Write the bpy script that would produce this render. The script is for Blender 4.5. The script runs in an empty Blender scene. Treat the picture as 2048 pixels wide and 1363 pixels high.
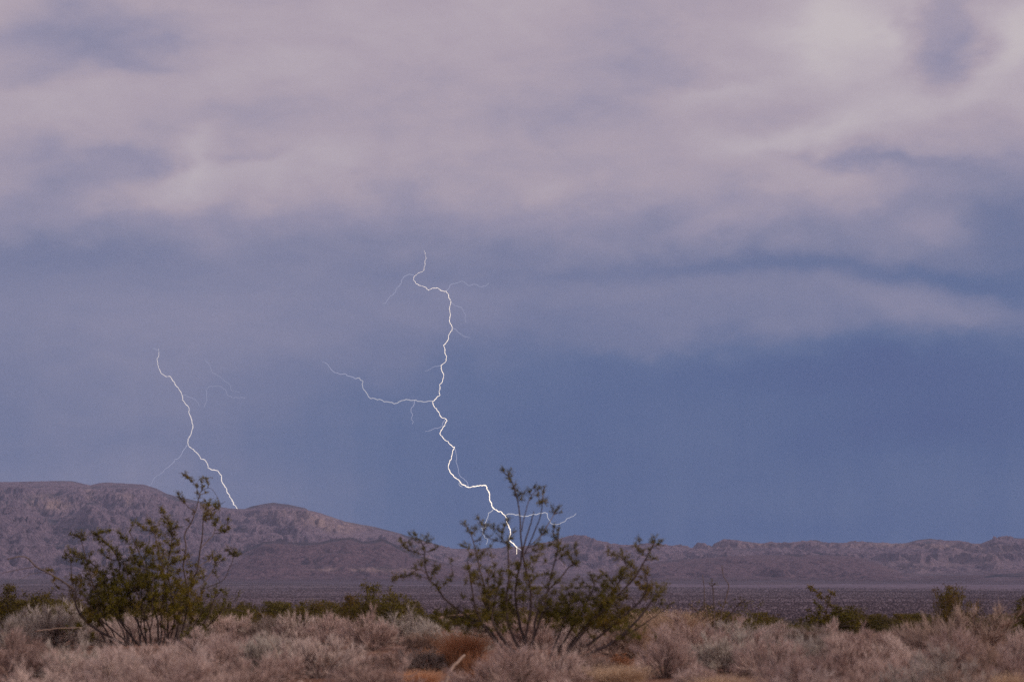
import bpy, math, random
import numpy as np
from mathutils import Vector

S = bpy.context.scene
COL = S.collection
R = math.radians

# ------------------------------------------------------------------ camera
H = 1.0                     # lens height above the ground (m)
F = 3982.0                  # focal length in photograph pixels (70 mm on 36 mm)
CX, CY, HOR = 1024.0, 681.5, 1175.0
TILT = math.atan((HOR - CY) / F)
cam_d = bpy.data.cameras.new('camera')
cam = bpy.data.objects.new('camera', cam_d); COL.objects.link(cam)
cam.location = (0, 0, H); cam.rotation_euler = (R(90) + TILT, 0, 0)
cam_d.sensor_width = 36; cam_d.lens = 70
cam_d.clip_start = 0.1; cam_d.clip_end = 60000
cam_d.dof.use_dof = True; cam_d.dof.focus_distance = 2500; cam_d.dof.aperture_fstop = 3.0
S.camera = cam

def ray_z(row, y):
    """height at ground distance y of the sight line through a row near the picture's middle"""
    return H + y * np.tan(TILT - np.arctan((np.asarray(row, float) - CY) / F))
def P(u, v, y):
    cx, cy = (u - CX) / F, -(v - CY) / F
    dy = math.cos(TILT) - cy * math.sin(TILT); dz = math.sin(TILT) + cy * math.cos(TILT)
    k = y / dy
    return np.array((cx * k, y, H + dz * k))
def direction(u, v):
    p = P(u, v, 1.0) - np.array((0, 0, H)); p /= np.linalg.norm(p)
    return math.degrees(math.atan2(p[0], p[1])), math.degrees(math.asin(p[2]))

# ------------------------------------------------------------------ node helper
class NT:
    def __init__(s, tree): s.t = tree; tree.nodes.clear()
    def n(s, typ, ins=None, **kw):
        nd = s.t.nodes.new(typ)
        for k, v in kw.items(): setattr(nd, k, v)
        for k, v in (ins or {}).items(): s.put(nd.inputs[k], v)
        return nd
    def put(s, sock, v):
        if isinstance(v, bpy.types.NodeSocket): s.t.links.new(v, sock)
        else: sock.default_value = v
    def math(s, op, a, b=None, c=None, clamp=False):
        nd = s.t.nodes.new('ShaderNodeMath'); nd.operation = op; nd.use_clamp = clamp
        for i, v in enumerate((a, b, c)):
            if v is not None: s.put(nd.inputs[i], v)
        return nd.outputs[0]
    def vmath(s, op, a, b=None, out=0):
        nd = s.t.nodes.new('ShaderNodeVectorMath'); nd.operation = op
        s.put(nd.inputs[0], a)
        if b is not None: s.put(nd.inputs[1], b)
        return nd.outputs[out]
    def noise(s, vec, scale, detail=5, rough=.55, out='Fac', dist=0):
        return s.n('ShaderNodeTexNoise', {'Vector': vec, 'Scale': scale, 'Detail': detail, 'Roughness': rough, 'Distortion': dist}).outputs[out]
    def ramp(s, fac, stops, interp='LINEAR'):
        nd = s.n('ShaderNodeValToRGB', {'Fac': fac}); cr = nd.color_ramp; cr.interpolation = interp
        while len(cr.elements) > 1: cr.elements.remove(cr.elements[-1])
        for i, (p, c) in enumerate(stops):
            e = cr.elements[0] if i == 0 else cr.elements.new(p)
            e.position = p; e.color = (*c, 1) if len(c) == 3 else c
        return nd.outputs['Color']
    def mix(s, f, a, b, typ='MIX'):
        nd = s.n('ShaderNodeMix', data_type='RGBA', blend_type=typ)
        s.put(nd.inputs[0], f); s.put(nd.inputs[6], a if isinstance(a, bpy.types.NodeSocket) else (*a, 1)); s.put(nd.inputs[7], b if isinstance(b, bpy.types.NodeSocket) else (*b, 1))
        return nd.outputs[2]
    def maprange(s, v, a, b, c=0., d=1., smooth=True):
        return s.n('ShaderNodeMapRange', {0: v, 1: a, 2: b, 3: c, 4: d}, interpolation_type='SMOOTHSTEP' if smooth else 'LINEAR').outputs[0]
def lin(r, g, b):
    f = lambda c: (c / 255 / 12.92) if c / 255 <= .04045 else ((c / 255 + .055) / 1.055) ** 2.4
    return (f(r), f(g), f(b))

# ------------------------------------------------------------------ world: storm sky
SUN_AZ, SUN_EL = 108.0, 25.0          # degrees clockwise from the view direction
W = bpy.data.worlds.new('World'); S.world = W; W.use_nodes = True
w = NT(W.node_tree)
dirv = w.vmath('NORMALIZE', w.n('ShaderNodeTexCoord').outputs['Generated'])
sp = w.n('ShaderNodeSeparateXYZ', {0: dirv})
az = w.math('MULTIPLY', w.math('ARCTAN2', sp.outputs[0], sp.outputs[1]), 57.2958)
el = w.math('MULTIPLY', w.math('ARCSINE', sp.outputs[2]), 57.2958)
ae = w.n('ShaderNodeCombineXYZ', {0: az, 1: el, 2: 0.0}).outputs[0]
# cloud edges are torn: warp the sky coordinates by noise
def skyn(rot, sx, sy, detail, rough, out='Fac', dist=0., off=0.):
    m = w.n('ShaderNodeMapping', {'Vector': ae, 'Rotation': (0, 0, R(rot)), 'Scale': (sx, sy, 1), 'Location': (off, off, 0)}).outputs[0]
    return w.noise(m, 1.0, detail, rough, out, dist)
wc = w.vmath('SUBTRACT', skyn(-12, .16, .26, 3, .5, 'Color', 0., 3.1), (.5, .5, .5))
wc2 = w.vmath('SUBTRACT', skyn(-16, .55, .85, 6, .55, 'Color', 0., 8.7), (.5, .5, .5))
aew = w.vmath('ADD', ae, w.vmath('MULTIPLY', wc, (2.2, 1.3, 0)))
aew = w.vmath('ADD', aew, w.vmath('MULTIPLY', wc2, (2.0, 1.3, 0)))
# (picture u, v, radius u, radius v, tilt deg, amount)
CLOUDS = [
 (150, 75, 170, 48, 4, -.22), (230, 95, 60, 20, 0, -.05), (40, 30, 110, 40, 0, -.04), (355, 92, 50, 14, 0, -.10), (280, 130, 110, 12, 3, -.08), (30, 150, 90, 14, 0, -.05),
 (260, 190, 330, 40, 3, .05), (560, 215, 140, 36, 8, -.09), (480, 306, 80, 10, 6, -.10), (360, 270, 70, 16, 10, .05),
 (300, 325, 60, 34, 20, -.15), (90, 285, 60, 22, 0, -.12), (150, 350, 90, 24, 20, -.12), (60, 340, 80, 40, 0, -.05), (220, 300, 40, 16, 0, -.06),
 (600, 325, 200, 30, 6, .09), (400, 300, 34, 36, -20, .12), (260, 390, 130, 30, 18, .09), (480, 370, 200, 40, 8, .08), (360, 340, 40, 30, 30, .08),
 (60, 505, 280, 50, 0, -.10), (430, 490, 280, 50, 6, -.05), (880, 420, 160, 60, 10, .02), (1050, 300, 120, 60, 0, .02),
 (1640, 50, 110, 60, 10, .14), (1720, 110, 150, 90, 25, .14), (1630, 268, 180, 22, 8, .13), (1430, 190, 110, 18, 12, .10), (1230, 100, 150, 90, 0, -.05), (1560, 215, 120, 16, 10, -.06),
 (1900, 60, 50, 80, 8, -.20), (1890, 150, 36, 60, 0, -.13), (2035, 50, 50, 50, 30, .15), (1970, 150, 100, 36, 30, .15), (1810, 215, 230, 30, 6, .08), (1810, 80, 24, 50, 0, .06),
 (1110, 240, 120, 26, 5, -.11), (1330, 165, 110, 26, 0, -.08), (1560, 240, 60, 14, 10, -.06), (1740, 322, 120, 12, -3, -.17), (1900, 335, 100, 20, -6, -.10), (2010, 390, 110, 50, -10, -.12), (2040, 460, 110, 80, 0, -.14), (1640, 362, 90, 26, 0, .08),
 (1370, 385, 300, 50, 4, .07), (1110, 385, 100, 24, 4, .07), (1900, 440, 55, 24, 14, .14), (1345, 450, 50, 14, 30, -.07), (1480, 445, 160, 24, 10, .10), (1780, 440, 90, 22, 0, -.05),
 (1250, 545, 380, 16, 2, -.07), (1750, 545, 260, 16, -3, -.11), (1990, 580, 130, 18, -8, -.16), (1100, 500, 200, 26, 0, -.04),
 (1560, 586, 330, 24, -2, .07), (1880, 615, 130, 32, -6, .13), (1930, 650, 80, 16, 0, .06), (1350, 640, 220, 34, 0, .06), (1250, 688, 90, 18, 0, .08), (1620, 650, 240, 28, 0, .07),
 (1780, 730, 330, 44, 0, -.16), (1900, 840, 280, 70, 0, -.12), (1780, 850, 90, 40, 0, -.03), (1180, 790, 260, 110, -6, -.03), (1100, 930, 200, 70, 0, -.02),
 (1750, 970, 320, 60, 0, .02), (1400, 880, 200, 60, 0, .02), (1600, 1060, 500, 26, 0, -.04),
 (180, 840, 380, 300, 0, .18), (560, 700, 260, 110, 0, .06), (300, 700, 250, 26, 6, .02), (840, 640, 180, 60, 0, .05), (300, 970, 320, 60, 0, .07),
]
acc = None
for (u, v, ru, rv, tl, amt) in CLOUDS:
    a0, e0 = direction(u, v); k = 57.2958 / F * 1.25
    m = w.n('ShaderNodeMapping', {'Vector': aew, 'Location': (a0, e0, 0), 'Rotation': (0, 0, R(tl)), 'Scale': (ru * k, rv * k, 1)}, vector_type='TEXTURE').outputs[0]
    g = w.math('POWER', 2.71828, w.math('MULTIPLY', w.vmath('DOT_PRODUCT', m, m, out=1), -1))
    acc = w.math('MULTIPLY', g, amt) if acc is None else w.math('MULTIPLY_ADD', g, amt, acc)
elw = w.math('ADD', el, w.n('ShaderNodeSeparateXYZ', {0: w.vmath('MULTIPLY', w.vmath('ADD', wc, wc2), (0, 2.0, 0))}).outputs[1])
def elp(v): return direction(1024, v)[1]
rows = [(1200, .19), (1080, .19), (1000, .17), (900, .165), (780, .20), (680, .27), (600, .35), (520, .42), (450, .54), (380, .66), (300, .72), (180, .755), (60, .775), (-300, .80)]
base = w.ramp(w.maprange(elw, -2, 24, smooth=False), [((elp(v) + 2) / 26, (g, g, g)) for v, g in rows] + [(1.0, (.78, .78, .78))])
n1 = w.math('SUBTRACT', skyn(-14, .22, .55, 9, .56, 'Fac', .5, 21.), .5)
n2 = w.math('SUBTRACT', skyn(-20, .7, 1.5, 7, .58, 'Fac', .3, 47.), .5)
nr = w.math('SUBTRACT', skyn(6, 1.1, .06, 4, .55, 'Fac', 0., 63.), .5)      # slanting rain shafts under the cloud base
L = w.math('ADD', base, acc)
amp = w.maprange(L, .2, .6, .35, 1.)
L = w.math('MULTIPLY_ADD', w.math('MULTIPLY', n1, amp), .24, L); L = w.math('MULTIPLY_ADD', w.math('MULTIPLY', n2, amp), .13, L)
L = w.math('MULTIPLY_ADD', w.math('MULTIPLY', nr, w.maprange(el, 8, 3)), .09, L)
grain = w.math('SUBTRACT', w.noise(w.vmath('MULTIPLY', dirv, (1900, 1900, 1900)), 1.0, 1, .5), .5)
L = w.math('MULTIPLY_ADD', grain, .06, L)
cloud = w.ramp(L, [(0, lin(22, 66, 126)), (.12, lin(44, 81, 133)), (.22, lin(70, 96, 140)), (.34, lin(106, 115, 149)), (.46, lin(133, 133, 159)), (.6, lin(157, 149, 169)), (.75, lin(185, 169, 178)), (.9, lin(201, 187, 191)), (1, lin(212, 200, 199))])
sky = w.n('ShaderNodeTexSky', sky_type='NISHITA', sun_disc=False, sun_elevation=R(SUN_EL), sun_rotation=R(SUN_AZ))
skyc = w.n('ShaderNodeVectorMath', {0: sky.outputs[0], 1: (.08, .08, .08)}, operation='MULTIPLY').outputs[0]
col = w.mix(.97, skyc, cloud)
WORLD_STRENGTH = 1.0
bg = w.n('ShaderNodeBackground', {'Color': col, 'Strength': WORLD_STRENGTH})
w.t.links.new(bg.outputs[0], w.n('ShaderNodeOutputWorld').inputs[0])

# ------------------------------------------------------------------ sun behind the cloud, exposure
sd = bpy.data.lights.new('sun', 'SUN'); sd.energy = 1.8; sd.angle = R(11); sd.color = (1.0, .83, .74)
sun = bpy.data.objects.new('sun', sd); COL.objects.link(sun)
sv = Vector((math.sin(R(SUN_AZ)) * math.cos(R(SUN_EL)), math.cos(R(SUN_AZ)) * math.cos(R(SUN_EL)), math.sin(R(SUN_EL))))
sun.rotation_euler = sv.to_track_quat('Z', 'Y').to_euler()
S.view_settings.view_transform = 'Standard'; S.view_settings.look = 'None'
S.view_settings.exposure = 0; S.view_settings.gamma = 1; S.view_settings.use_curve_mapping = False
S.render.engine = 'CYCLES'
S.cycles.max_bounces = 5; S.cycles.diffuse_bounces = 3; S.cycles.volume_bounces = 1; S.cycles.transparent_max_bounces = 8
S.cycles.use_denoising = False
S.cycles.sample_clamp_indirect = 1.0; S.cycles.sample_clamp_direct = 4.0

# ------------------------------------------------------------------ numpy noise
def hash2(ix, iy, seed):
    h = (ix.astype(np.int64) * 374761393 + iy.astype(np.int64) * 668265263 + seed * 1442695041) & 0xffffffff
    h = ((h ^ (h >> 13)) * 1274126177) & 0xffffffff
    return (h ^ (h >> 16)) & 0xffffffff
def gnoise(x, y, seed=0):
    x0, y0 = np.floor(x), np.floor(y); fx, fy = x - x0, y - y0
    ux, uy = fx * fx * fx * (fx * (fx * 6 - 15) + 10), fy * fy * fy * (fy * (fy * 6 - 15) + 10)
    def g(dx, dy):
        a = hash2(x0 + dx, y0 + dy, seed) / 4294967296.0 * 6.2831853
        return np.cos(a) * (fx - dx) + np.sin(a) * (fy - dy)
    a, b, c, d = g(0, 0), g(1, 0), g(0, 1), g(1, 1)
    return (a + (b - a) * ux + (c - a) * uy + (a - b - c + d) * ux * uy) * 1.5
def fbm(x, y, oct=5, seed=0, gain=.5):
    s, a, t = 0, 1, 0
    for i in range(oct):
        s = s + a * gnoise(x, y, seed + i * 17); t += a; x, y, a = x * 2.03 + 5.1, y * 2.03 - 3.7, a * gain
    return s / t
def ridged(x, y, oct=5, seed=0, gain=.55):
    s, a, t = 0, 1, 0
    for i in range(oct):
        s = s + a * (1 - 2 * np.abs(gnoise(x, y, seed + i * 17))); t += a; x, y, a = x * 2.1 + 1.3, y * 2.1 - 7.7, a * gain
    return s / t

# ------------------------------------------------------------------ terrain heights
_py = np.array([-400, 0, 45, 60, 100, 150, 250, 400, 600, 1000, 1500, 2000, 2800, 3500, 4200, 5000, 6000, 7000, 9000, 12000, 16000], float)
_pz = np.array([0, 0, 0, -.15, -.75, -1.6, -3.4, -5.2, -5.9, -6.3, -6.6, -6.0, -3.2, 1.0, 5.5, 12, 27, 50, 105, 150, 150], float)
_ty = np.linspace(0, 1, 4000) ** 2 * 16400 - 400
_tz = np.interp(_ty, _py, _pz)
for _ in range(3): _tz = np.convolve(np.pad(_tz, 20, 'edge'), np.ones(41) / 41, 'valid')
def to_u(x, y): return CX + F * x / (np.maximum(y, 1) * (math.cos(TILT) + .02 * math.sin(TILT)))
def sstep(t): t = np.clip(t, 0, 1); return t * t * (3 - 2 * t)
def plain_z(x, y):
    z = np.interp(y, _ty, _tz)
    u = to_u(x, y)
    near = sstep((y - 45) / 60) * (1 - sstep((y - 150) / 300))
    z = z - near * .55 * sstep((u - 500) / 900)
    z = z + sstep((y - 400) / 800) * fbm(x / 420, y / 900, 3, 5) * 1.5 * (1 + np.clip(y - 3000, 0, 3000) / 900)
    z = z + (1 - sstep((y - 60) / 60)) * (fbm(x / 5.5, y / 5.5, 4, 3) * .09) * sstep((y - 3) / 8)
    return z
RIDGES = [
 # name, distance of the crest, front width, back width, crest points (u, row), roughness, reddish, rockiness
 ('left', 9400, 2800, 1500, [(-4000, 1010), (-2500, 980), (-1200, 1000), (-500, 950), (-200, 968), (0, 963), (60, 962), (100, 961), (140, 961), (165, 967), (178, 969), (195, 965), (215, 964), (285, 968), (310, 976), (330, 986), (350, 992), (400, 1002), (440, 1013), (460, 1016), (488, 1017), (505, 1011), (530, 1006), (545, 1004), (575, 1008), (610, 1015), (615, 1019), (640, 1025), (690, 1042), (750, 1053), (800, 1066), (850, 1081), (900, 1095), (980, 1110), (1100, 1135), (1500, 1170)], 1.0, .15, .75),
 ('spur', 8600, 1300, 500, [(520, 1110), (590, 1082), (636, 1046), (660, 1049), (720, 1060), (780, 1070), (830, 1086), (900, 1104), (1000, 1130)], .8, .2, .6),
 ('low_left', 7700, 1800, 500, [(-3000, 1080), (-900, 1060), (-200, 1030), (-40, 1022), (30, 1010), (60, 1022), (110, 1040), (150, 1025), (172, 1005), (185, 1003), (215, 1022), (260, 1035), (300, 1042), (400, 1062), (480, 1090), (560, 1120), (700, 1150)], 1.2, .2, .8),
 ('red', 6800, 1100, 500, [(380, 1150), (440, 1120), (490, 1098), (525, 1083), (560, 1080), (600, 1084), (640, 1083), (665, 1077), (700, 1073), (725, 1082), (745, 1080), (765, 1076), (790, 1088), (820, 1105), (880, 1122), (1000, 1150)], .8, .85, .5),
 ('right', 9700, 2700, 1500, [(700, 1150), (800, 1105), (880, 1096), (960, 1098), (1040, 1092), (1090, 1086), (1115, 1077), (1140, 1070), (1165, 1071), (1190, 1082), (1215, 1087), (1260, 1089), (1330, 1089), (1370, 1093), (1385, 1096), (1393, 1087), (1405, 1086), (1418, 1093), (1430, 1091), (1440, 1081), (1448, 1077), (1470, 1079), (1500, 1083), (1525, 1086), (1575, 1084), (1600, 1085), (1615, 1081), (1632, 1079), (1650, 1084), (1680, 1086), (1710, 1082), (1740, 1083), (1790, 1088), (1812, 1085), (1835, 1079), (1862, 1076), (1885, 1080), (1920, 1080), (1945, 1086), (1962, 1086), (1985, 1077), (2012, 1074), (2048, 1076), (2300, 1065), (3000, 1080), (4500, 1040), (6000, 1090)], 1.1, .3, .75),
 ('mid_right', 6700, 1150, 600, [(1150, 1160), (1250, 1135), (1330, 1120), (1450, 1112), (1520, 1109), (1600, 1108), (1650, 1109), (1700, 1111), (1730, 1117), (1770, 1131), (1800, 1141), (1830, 1158), (1870, 1176)], .8, .75, .45),
 ('knoll', 6300, 700, 500, [(1715, 1176), (1750, 1162), (1790, 1148), (1815, 1143), (1840, 1152), (1860, 1166), (1890, 1178)], .6, .6, .6),
 ('corner', 6400, 900, 600, [(1900, 1180), (1925, 1168), (1950, 1155), (1985, 1139), (2020, 1136), (2048, 1135), (2200, 1120), (2600, 1130), (3200, 1165)], .9, .45, .7),
]
def terrain(x, y, attrs=False):
    z = plain_z(x, y); base = z.copy()
    u0 = to_u(x, y)
    red = np.full_like(z, .15); rock_shade = np.zeros_like(z)
    far = sstep((y - 4750) / 250)
    warp = fbm(x / 700, y / 700, 3, 40) * 45
    for i, (nm, Yr, wf, wb, pts, rough, rd, rk) in enumerate(RIDGES):
        pu = np.array([p[0] for p in pts], float); pv = np.array([p[1] for p in pts], float)
        yr = Yr + 180 * gnoise(x / 900, x * 0 + i * 3.3, 60 + i)
        u = u0 + warp * sstep(np.abs(y - yr) / 900)
        row = np.interp(u, pu, pv)
        hz = ray_z(row, yr) - base
        ok = (far > 0) & (hz > 0)
        tf = (yr - y) / wf; tb = (y - yr) / wb
        t = np.where(tf > 0, tf, tb)
        spur = ridged(x / 380 + fbm(x / 500, y / 500, 2, 7 + i) * .8, y / 1500, 3, 80 + i)
        tt = t * (1 - .24 * spur * sstep(t * 3) * sstep((1.3 - t) * 3))
        p = np.clip(1 - tt, 0, 1); p = np.where(tf > 0, p ** (1.75 - .3 * p), p ** 1.1)
        env = sstep(tt * 3.2) * sstep(p * 7)
        det = (ridged(x / 230 + .6 * spur, y / 560, 5, 120 + i, .54) - .22) * .33 + (ridged(x / 52, y / 110, 4, 160 + i) - .1) * .06
        h = hz * (p + det * rough * env) + fbm(x / 45, y / 45, 3, 9) * 2.5 * np.clip(hz / 90, 0, 1) * (.5 + .5 * env)
        # flat-topped rock bands
        st = 34.0; q = h / st; fq = q - np.floor(q); hs = (np.floor(q) + sstep((fq - .25) / .5)) * st
        h = h + (hs - h) * .6 * rk * np.clip(hz / 160, 0, 1) * sstep((env - .1) * 2) 
        h = np.where(ok & (t < 1.6) & (p > 0), h, -1e3)
        h = h * far; win = (base + h) > z
        z = np.where(win, base + h, z)
        if not attrs: continue
        gully_shade = np.clip(.45 - 2.6 * (ridged(x / 230 + .6 * spur, y / 560, 5, 120 + i, .54) - .28) - .7 * (ridged(x / 52, y / 110, 4, 160 + i) - .28), 0, 1.3)  # gullies darkened in the colour, standing in for relief shade
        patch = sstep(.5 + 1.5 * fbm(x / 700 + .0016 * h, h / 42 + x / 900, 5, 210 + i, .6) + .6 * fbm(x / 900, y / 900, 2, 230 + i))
        red = np.where(win, rd, red); rock_shade = np.where(win, np.clip(rk * (.25 + .9 * gully_shade) * (.35 + .95 * patch) * sstep(p * 2.2 + .15) * 1.25 + .35 * sstep((p - .82) / .12) * (.4 + patch), 0, 1), rock_shade)  # rock cover and crest ledges, with the painted gully shade mixed in
    return (z, red, rock_shade) if attrs else z

def ground_z(x, y):
    return float(plain_z(np.array([float(x)]), np.array([float(y)]))[0])

# ------------------------------------------------------------------ mesh helpers
def mesh_np(name, verts, faces, smooth=False):
    me = bpy.data.meshes.new(name)
    verts = np.asarray(verts, np.float32); faces = [np.asarray(f, np.int32) for f in (faces if isinstance(faces, list) else [faces]) if len(f)]
    nl = sum(f.size for f in faces); nf = sum(len(f) for f in faces)
    me.vertices.add(len(verts)); me.vertices.foreach_set('co', verts.ravel())
    me.loops.add(nl); me.loops.foreach_set('vertex_index', np.concatenate([f.ravel() for f in faces]))
    me.polygons.add(nf)
    tot = np.concatenate([np.full(len(f), f.shape[1], np.int32) for f in faces])
    me.polygons.foreach_set('loop_start', np.concatenate([[0], np.cumsum(tot)[:-1]]).astype(np.int32))
    try: me.polygons.foreach_set('loop_total', tot)
    except Exception: pass
    me.polygons.foreach_set('use_smooth', np.full(nf, smooth))
    me.update(calc_edges=True); me.validate(clean_customdata=False)
    return me
def grid_mesh(name, X, Y, Z):
    n, m = X.shape; v = np.stack([X, Y, Z], -1).reshape(-1, 3)
    i = np.arange(n * m).reshape(n, m)
    f = np.stack([i[:-1, :-1], i[:-1, 1:], i[1:, 1:], i[1:, :-1]], -1).reshape(-1, 4)
    return mesh_np(name, v, f, True)
def link(name, data, mat=None, parent=None, loc=None):
    o = bpy.data.objects.new(name, data); COL.objects.link(o)
    if mat is not None and data is not None and not data.materials: data.materials.append(mat)
    if parent is not None: o.parent = parent
    if loc is not None: o.location = loc
    return o
def tag(o, label, cat, group=None):
    o['label'] = label; o['category'] = cat
    if group: o['group'] = group
    return o
class Geo:
    """collects prisms, spikes and leaves"""
    def __init__(s): s.v = []; s.q = []; s.t = []; s.n = 0
    def add(s, v, q=None, t=None):
        v = np.asarray(v, float).reshape(-1, 3)
        if q is not None and len(q): s.q.append(np.asarray(q) + s.n)
        if t is not None and len(t): s.t.append(np.asarray(t) + s.n)
        s.v.append(v); s.n += len(v)
    def frame(s, d):
        d = d / np.maximum(np.linalg.norm(d, axis=-1, keepdims=True), 1e-9)
        a = np.where(np.abs(d[..., 2:3]) < .9, np.array([0., 0, 1]), np.array([1., 0, 0]))
        e = np.cross(d, a); e /= np.maximum(np.linalg.norm(e, axis=-1, keepdims=True), 1e-9)
        return d, e, np.cross(d, e)
    def prisms(s, A, B, ra, rb):
        A, B = np.asarray(A, float), np.asarray(B, float); n = len(A)
        ra = np.broadcast_to(ra, n)[:, None]; rb = np.broadcast_to(rb, n)[:, None]
        d, e, f = s.frame(B - A); V = np.empty((n, 6, 3))
        for k in range(3):
            a = k * 2.0944; o = e * math.cos(a) + f * math.sin(a)
            V[:, k] = A + o * ra; V[:, k + 3] = B + o * rb
        i = np.arange(n)[:, None] * 6
        s.add(V, np.concatenate([i + np.array([[k, (k + 1) % 3, (k + 1) % 3 + 3, k + 3]]) for k in range(3)]))
    def spikes(s, A, B, r):
        A, B = np.asarray(A, float), np.asarray(B, float); n = len(A); r = np.broadcast_to(r, n)[:, None]
        d, e, f = s.frame(B - A); V = np.empty((n, 4, 3))
        for k in range(3):
            a = k * 2.0944; V[:, k] = A + (e * math.cos(a) + f * math.sin(a)) * r
        V[:, 3] = B; i = np.arange(n)[:, None] * 4
        s.add(V, None, np.concatenate([i + np.array([[k, (k + 1) % 3, 3]]) for k in range(3)]))
    def leaves(s, C, ln, wd, rng, up=.3):
        C = np.asarray(C, float); n = len(C)
        d = rng.normal(size=(n, 3)); d[:, 2] += up; d, e, f = s.frame(d)
        th = rng.uniform(0, 6.283, (n, 1)); e = e * np.cos(th) + f * np.sin(th)
        ln = np.broadcast_to(ln, n)[:, None] * rng.uniform(.7, 1.3, (n, 1)); wd = np.broadcast_to(wd, n)[:, None]
        V = np.stack([C, C + d * ln * .5 + e * wd * .5, C + d * ln, C + d * ln * .5 - e * wd * .5], 1)
        i = np.arange(n)[:, None] * 4
        s.add(V, i + np.array([[0, 1, 2, 3]]))
    def tube(s, pts, rad, sides=6, cap=True):
        pts = np.asarray(pts, float); n = len(pts); rad = np.broadcast_to(rad, n)
        T = np.gradient(pts, axis=0); d, e, f = s.frame(T)
        for i in range(1, n):   # keep the ring frames aligned
            ee = e[i - 1] - d[i] * np.dot(e[i - 1], d[i]); ee /= max(np.linalg.norm(ee), 1e-9); e[i] = ee; f[i] = np.cross(d[i], ee)
        a = np.arange(sides) * 6.2831853 / sides
        V = pts[:, None] + (e[:, None] * np.cos(a)[None, :, None] + f[:, None] * np.sin(a)[None, :, None]) * rad[:, None, None]
        i = np.arange(n - 1)[:, None] * sides; j = np.arange(sides)[None]; k = (j + 1) % sides
        q = np.stack([i + j, i + k, i + sides + k, i + sides + j], -1).reshape(-1, 4)
        t = None
        if cap:
            t = [[0, x + 1, x] for x in range(1, sides - 1)] + [[(n - 1) * sides, (n - 1) * sides + x, (n - 1) * sides + x + 1] for x in range(1, sides - 1)]
        s.add(V, q, t)
    def mesh(s, name, smooth=False):
        return mesh_np(name, np.concatenate(s.v), [np.concatenate(s.q) if s.q else np.zeros((0, 4)), np.concatenate(s.t) if s.t else np.zeros((0, 3))], smooth)

# ------------------------------------------------------------------ materials
def mat(name, fn, rough=.9):
    m = bpy.data.materials.new(name); m.use_nodes = True; t = NT(m.node_tree)
    r = fn(t); c, bump = r if isinstance(r, tuple) else (r, None)
    b = t.n('ShaderNodeBsdfPrincipled', {'Base Color': c if isinstance(c, bpy.types.NodeSocket) else (*c, 1), 'Roughness': rough})
    b.inputs['Specular IOR Level'].default_value = .15
    if bump is not None: t.put(b.inputs['Normal'], bump)
    t.t.links.new(b.outputs[0], t.n('ShaderNodeOutputMaterial').inputs[0])
    return m
def obj_co(t): return t.n('ShaderNodeTexCoord').outputs['Object']
def vary(cols, scale=6., rnd=.35):
    """colour that wanders between tones over the plant and from plant to plant"""
    def fn(t):
        oi = t.n('ShaderNodeObjectInfo').outputs['Random']
        pos = t.n('ShaderNodeNewGeometry').outputs['Position']
        n = t.noise(pos, scale, 4, .7); n2 = t.noise(pos, scale * 14, 2, .6)
        f = t.math('MULTIPLY_ADD', oi, rnd, t.math('MULTIPLY_ADD', n2, .5, t.math('MULTIPLY', n, .75)))
        f = t.maprange(f, .35, 1.15)
        return t.ramp(f, [(i / (len(cols) - 1), c) for i, c in enumerate(cols)])
    return fn
M_TWIG = mat('pale_twigs', vary([(.25, .16, .13), (.46, .335, .285), (.68, .53, .46), (.56, .475, .42)]))
M_TWIGGREY = mat('grey_twigs', vary([(.22, .165, .13), (.41, .335, .28), (.57, .49, .425), (.47, .43, .37)]))
M_TWIGBROWN = mat('brown_twigs', vary([(.17, .105, .075), (.34, .235, .18), (.50, .37, .295), (.42, .33, .27)]))
M_STRAW = mat('straw', vary([(.30, .20, .13), (.48, .34, .24), (.62, .47, .34), (.54, .38, .22)]))
M_ORANGE = mat('rust_stalks', vary([(.30, .14, .07), (.52, .26, .13), (.68, .40, .23), (.58, .40, .28)]))
M_STEM = mat('creosote_bark', vary([(.075, .055, .05), (.12, .09, .08), (.19, .15, .135)], 12))
M_STEMPALE = mat('dead_wood', vary([(.22, .145, .105), (.33, .235, .18), (.42, .32, .25)], 30))
M_SHRUBSTEM = mat('shrub_wood', vary([(.10, .065, .055), (.17, .12, .105), (.27, .21, .19)], 12))
M_LEAF = mat('creosote_leaf', vary([(.050, .041, .003), (.098, .084, .006), (.172, .146, .013), (.17, .102, .011)], 9), .6)
M_LEAFFAR = mat('olive_leaf', vary([(.054, .034, .004), (.092, .072, .010), (.14, .118, .018), (.14, .080, .016)], 3), .7)
M_ROCK = mat('pale_rock', lambda t: t.ramp(t.noise(obj_co(t), 9, 6, .6), [(.3, (.24, .15, .11)), (.55, (.42, .32, .27)), (.75, (.52, .44, .39))]))

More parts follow.
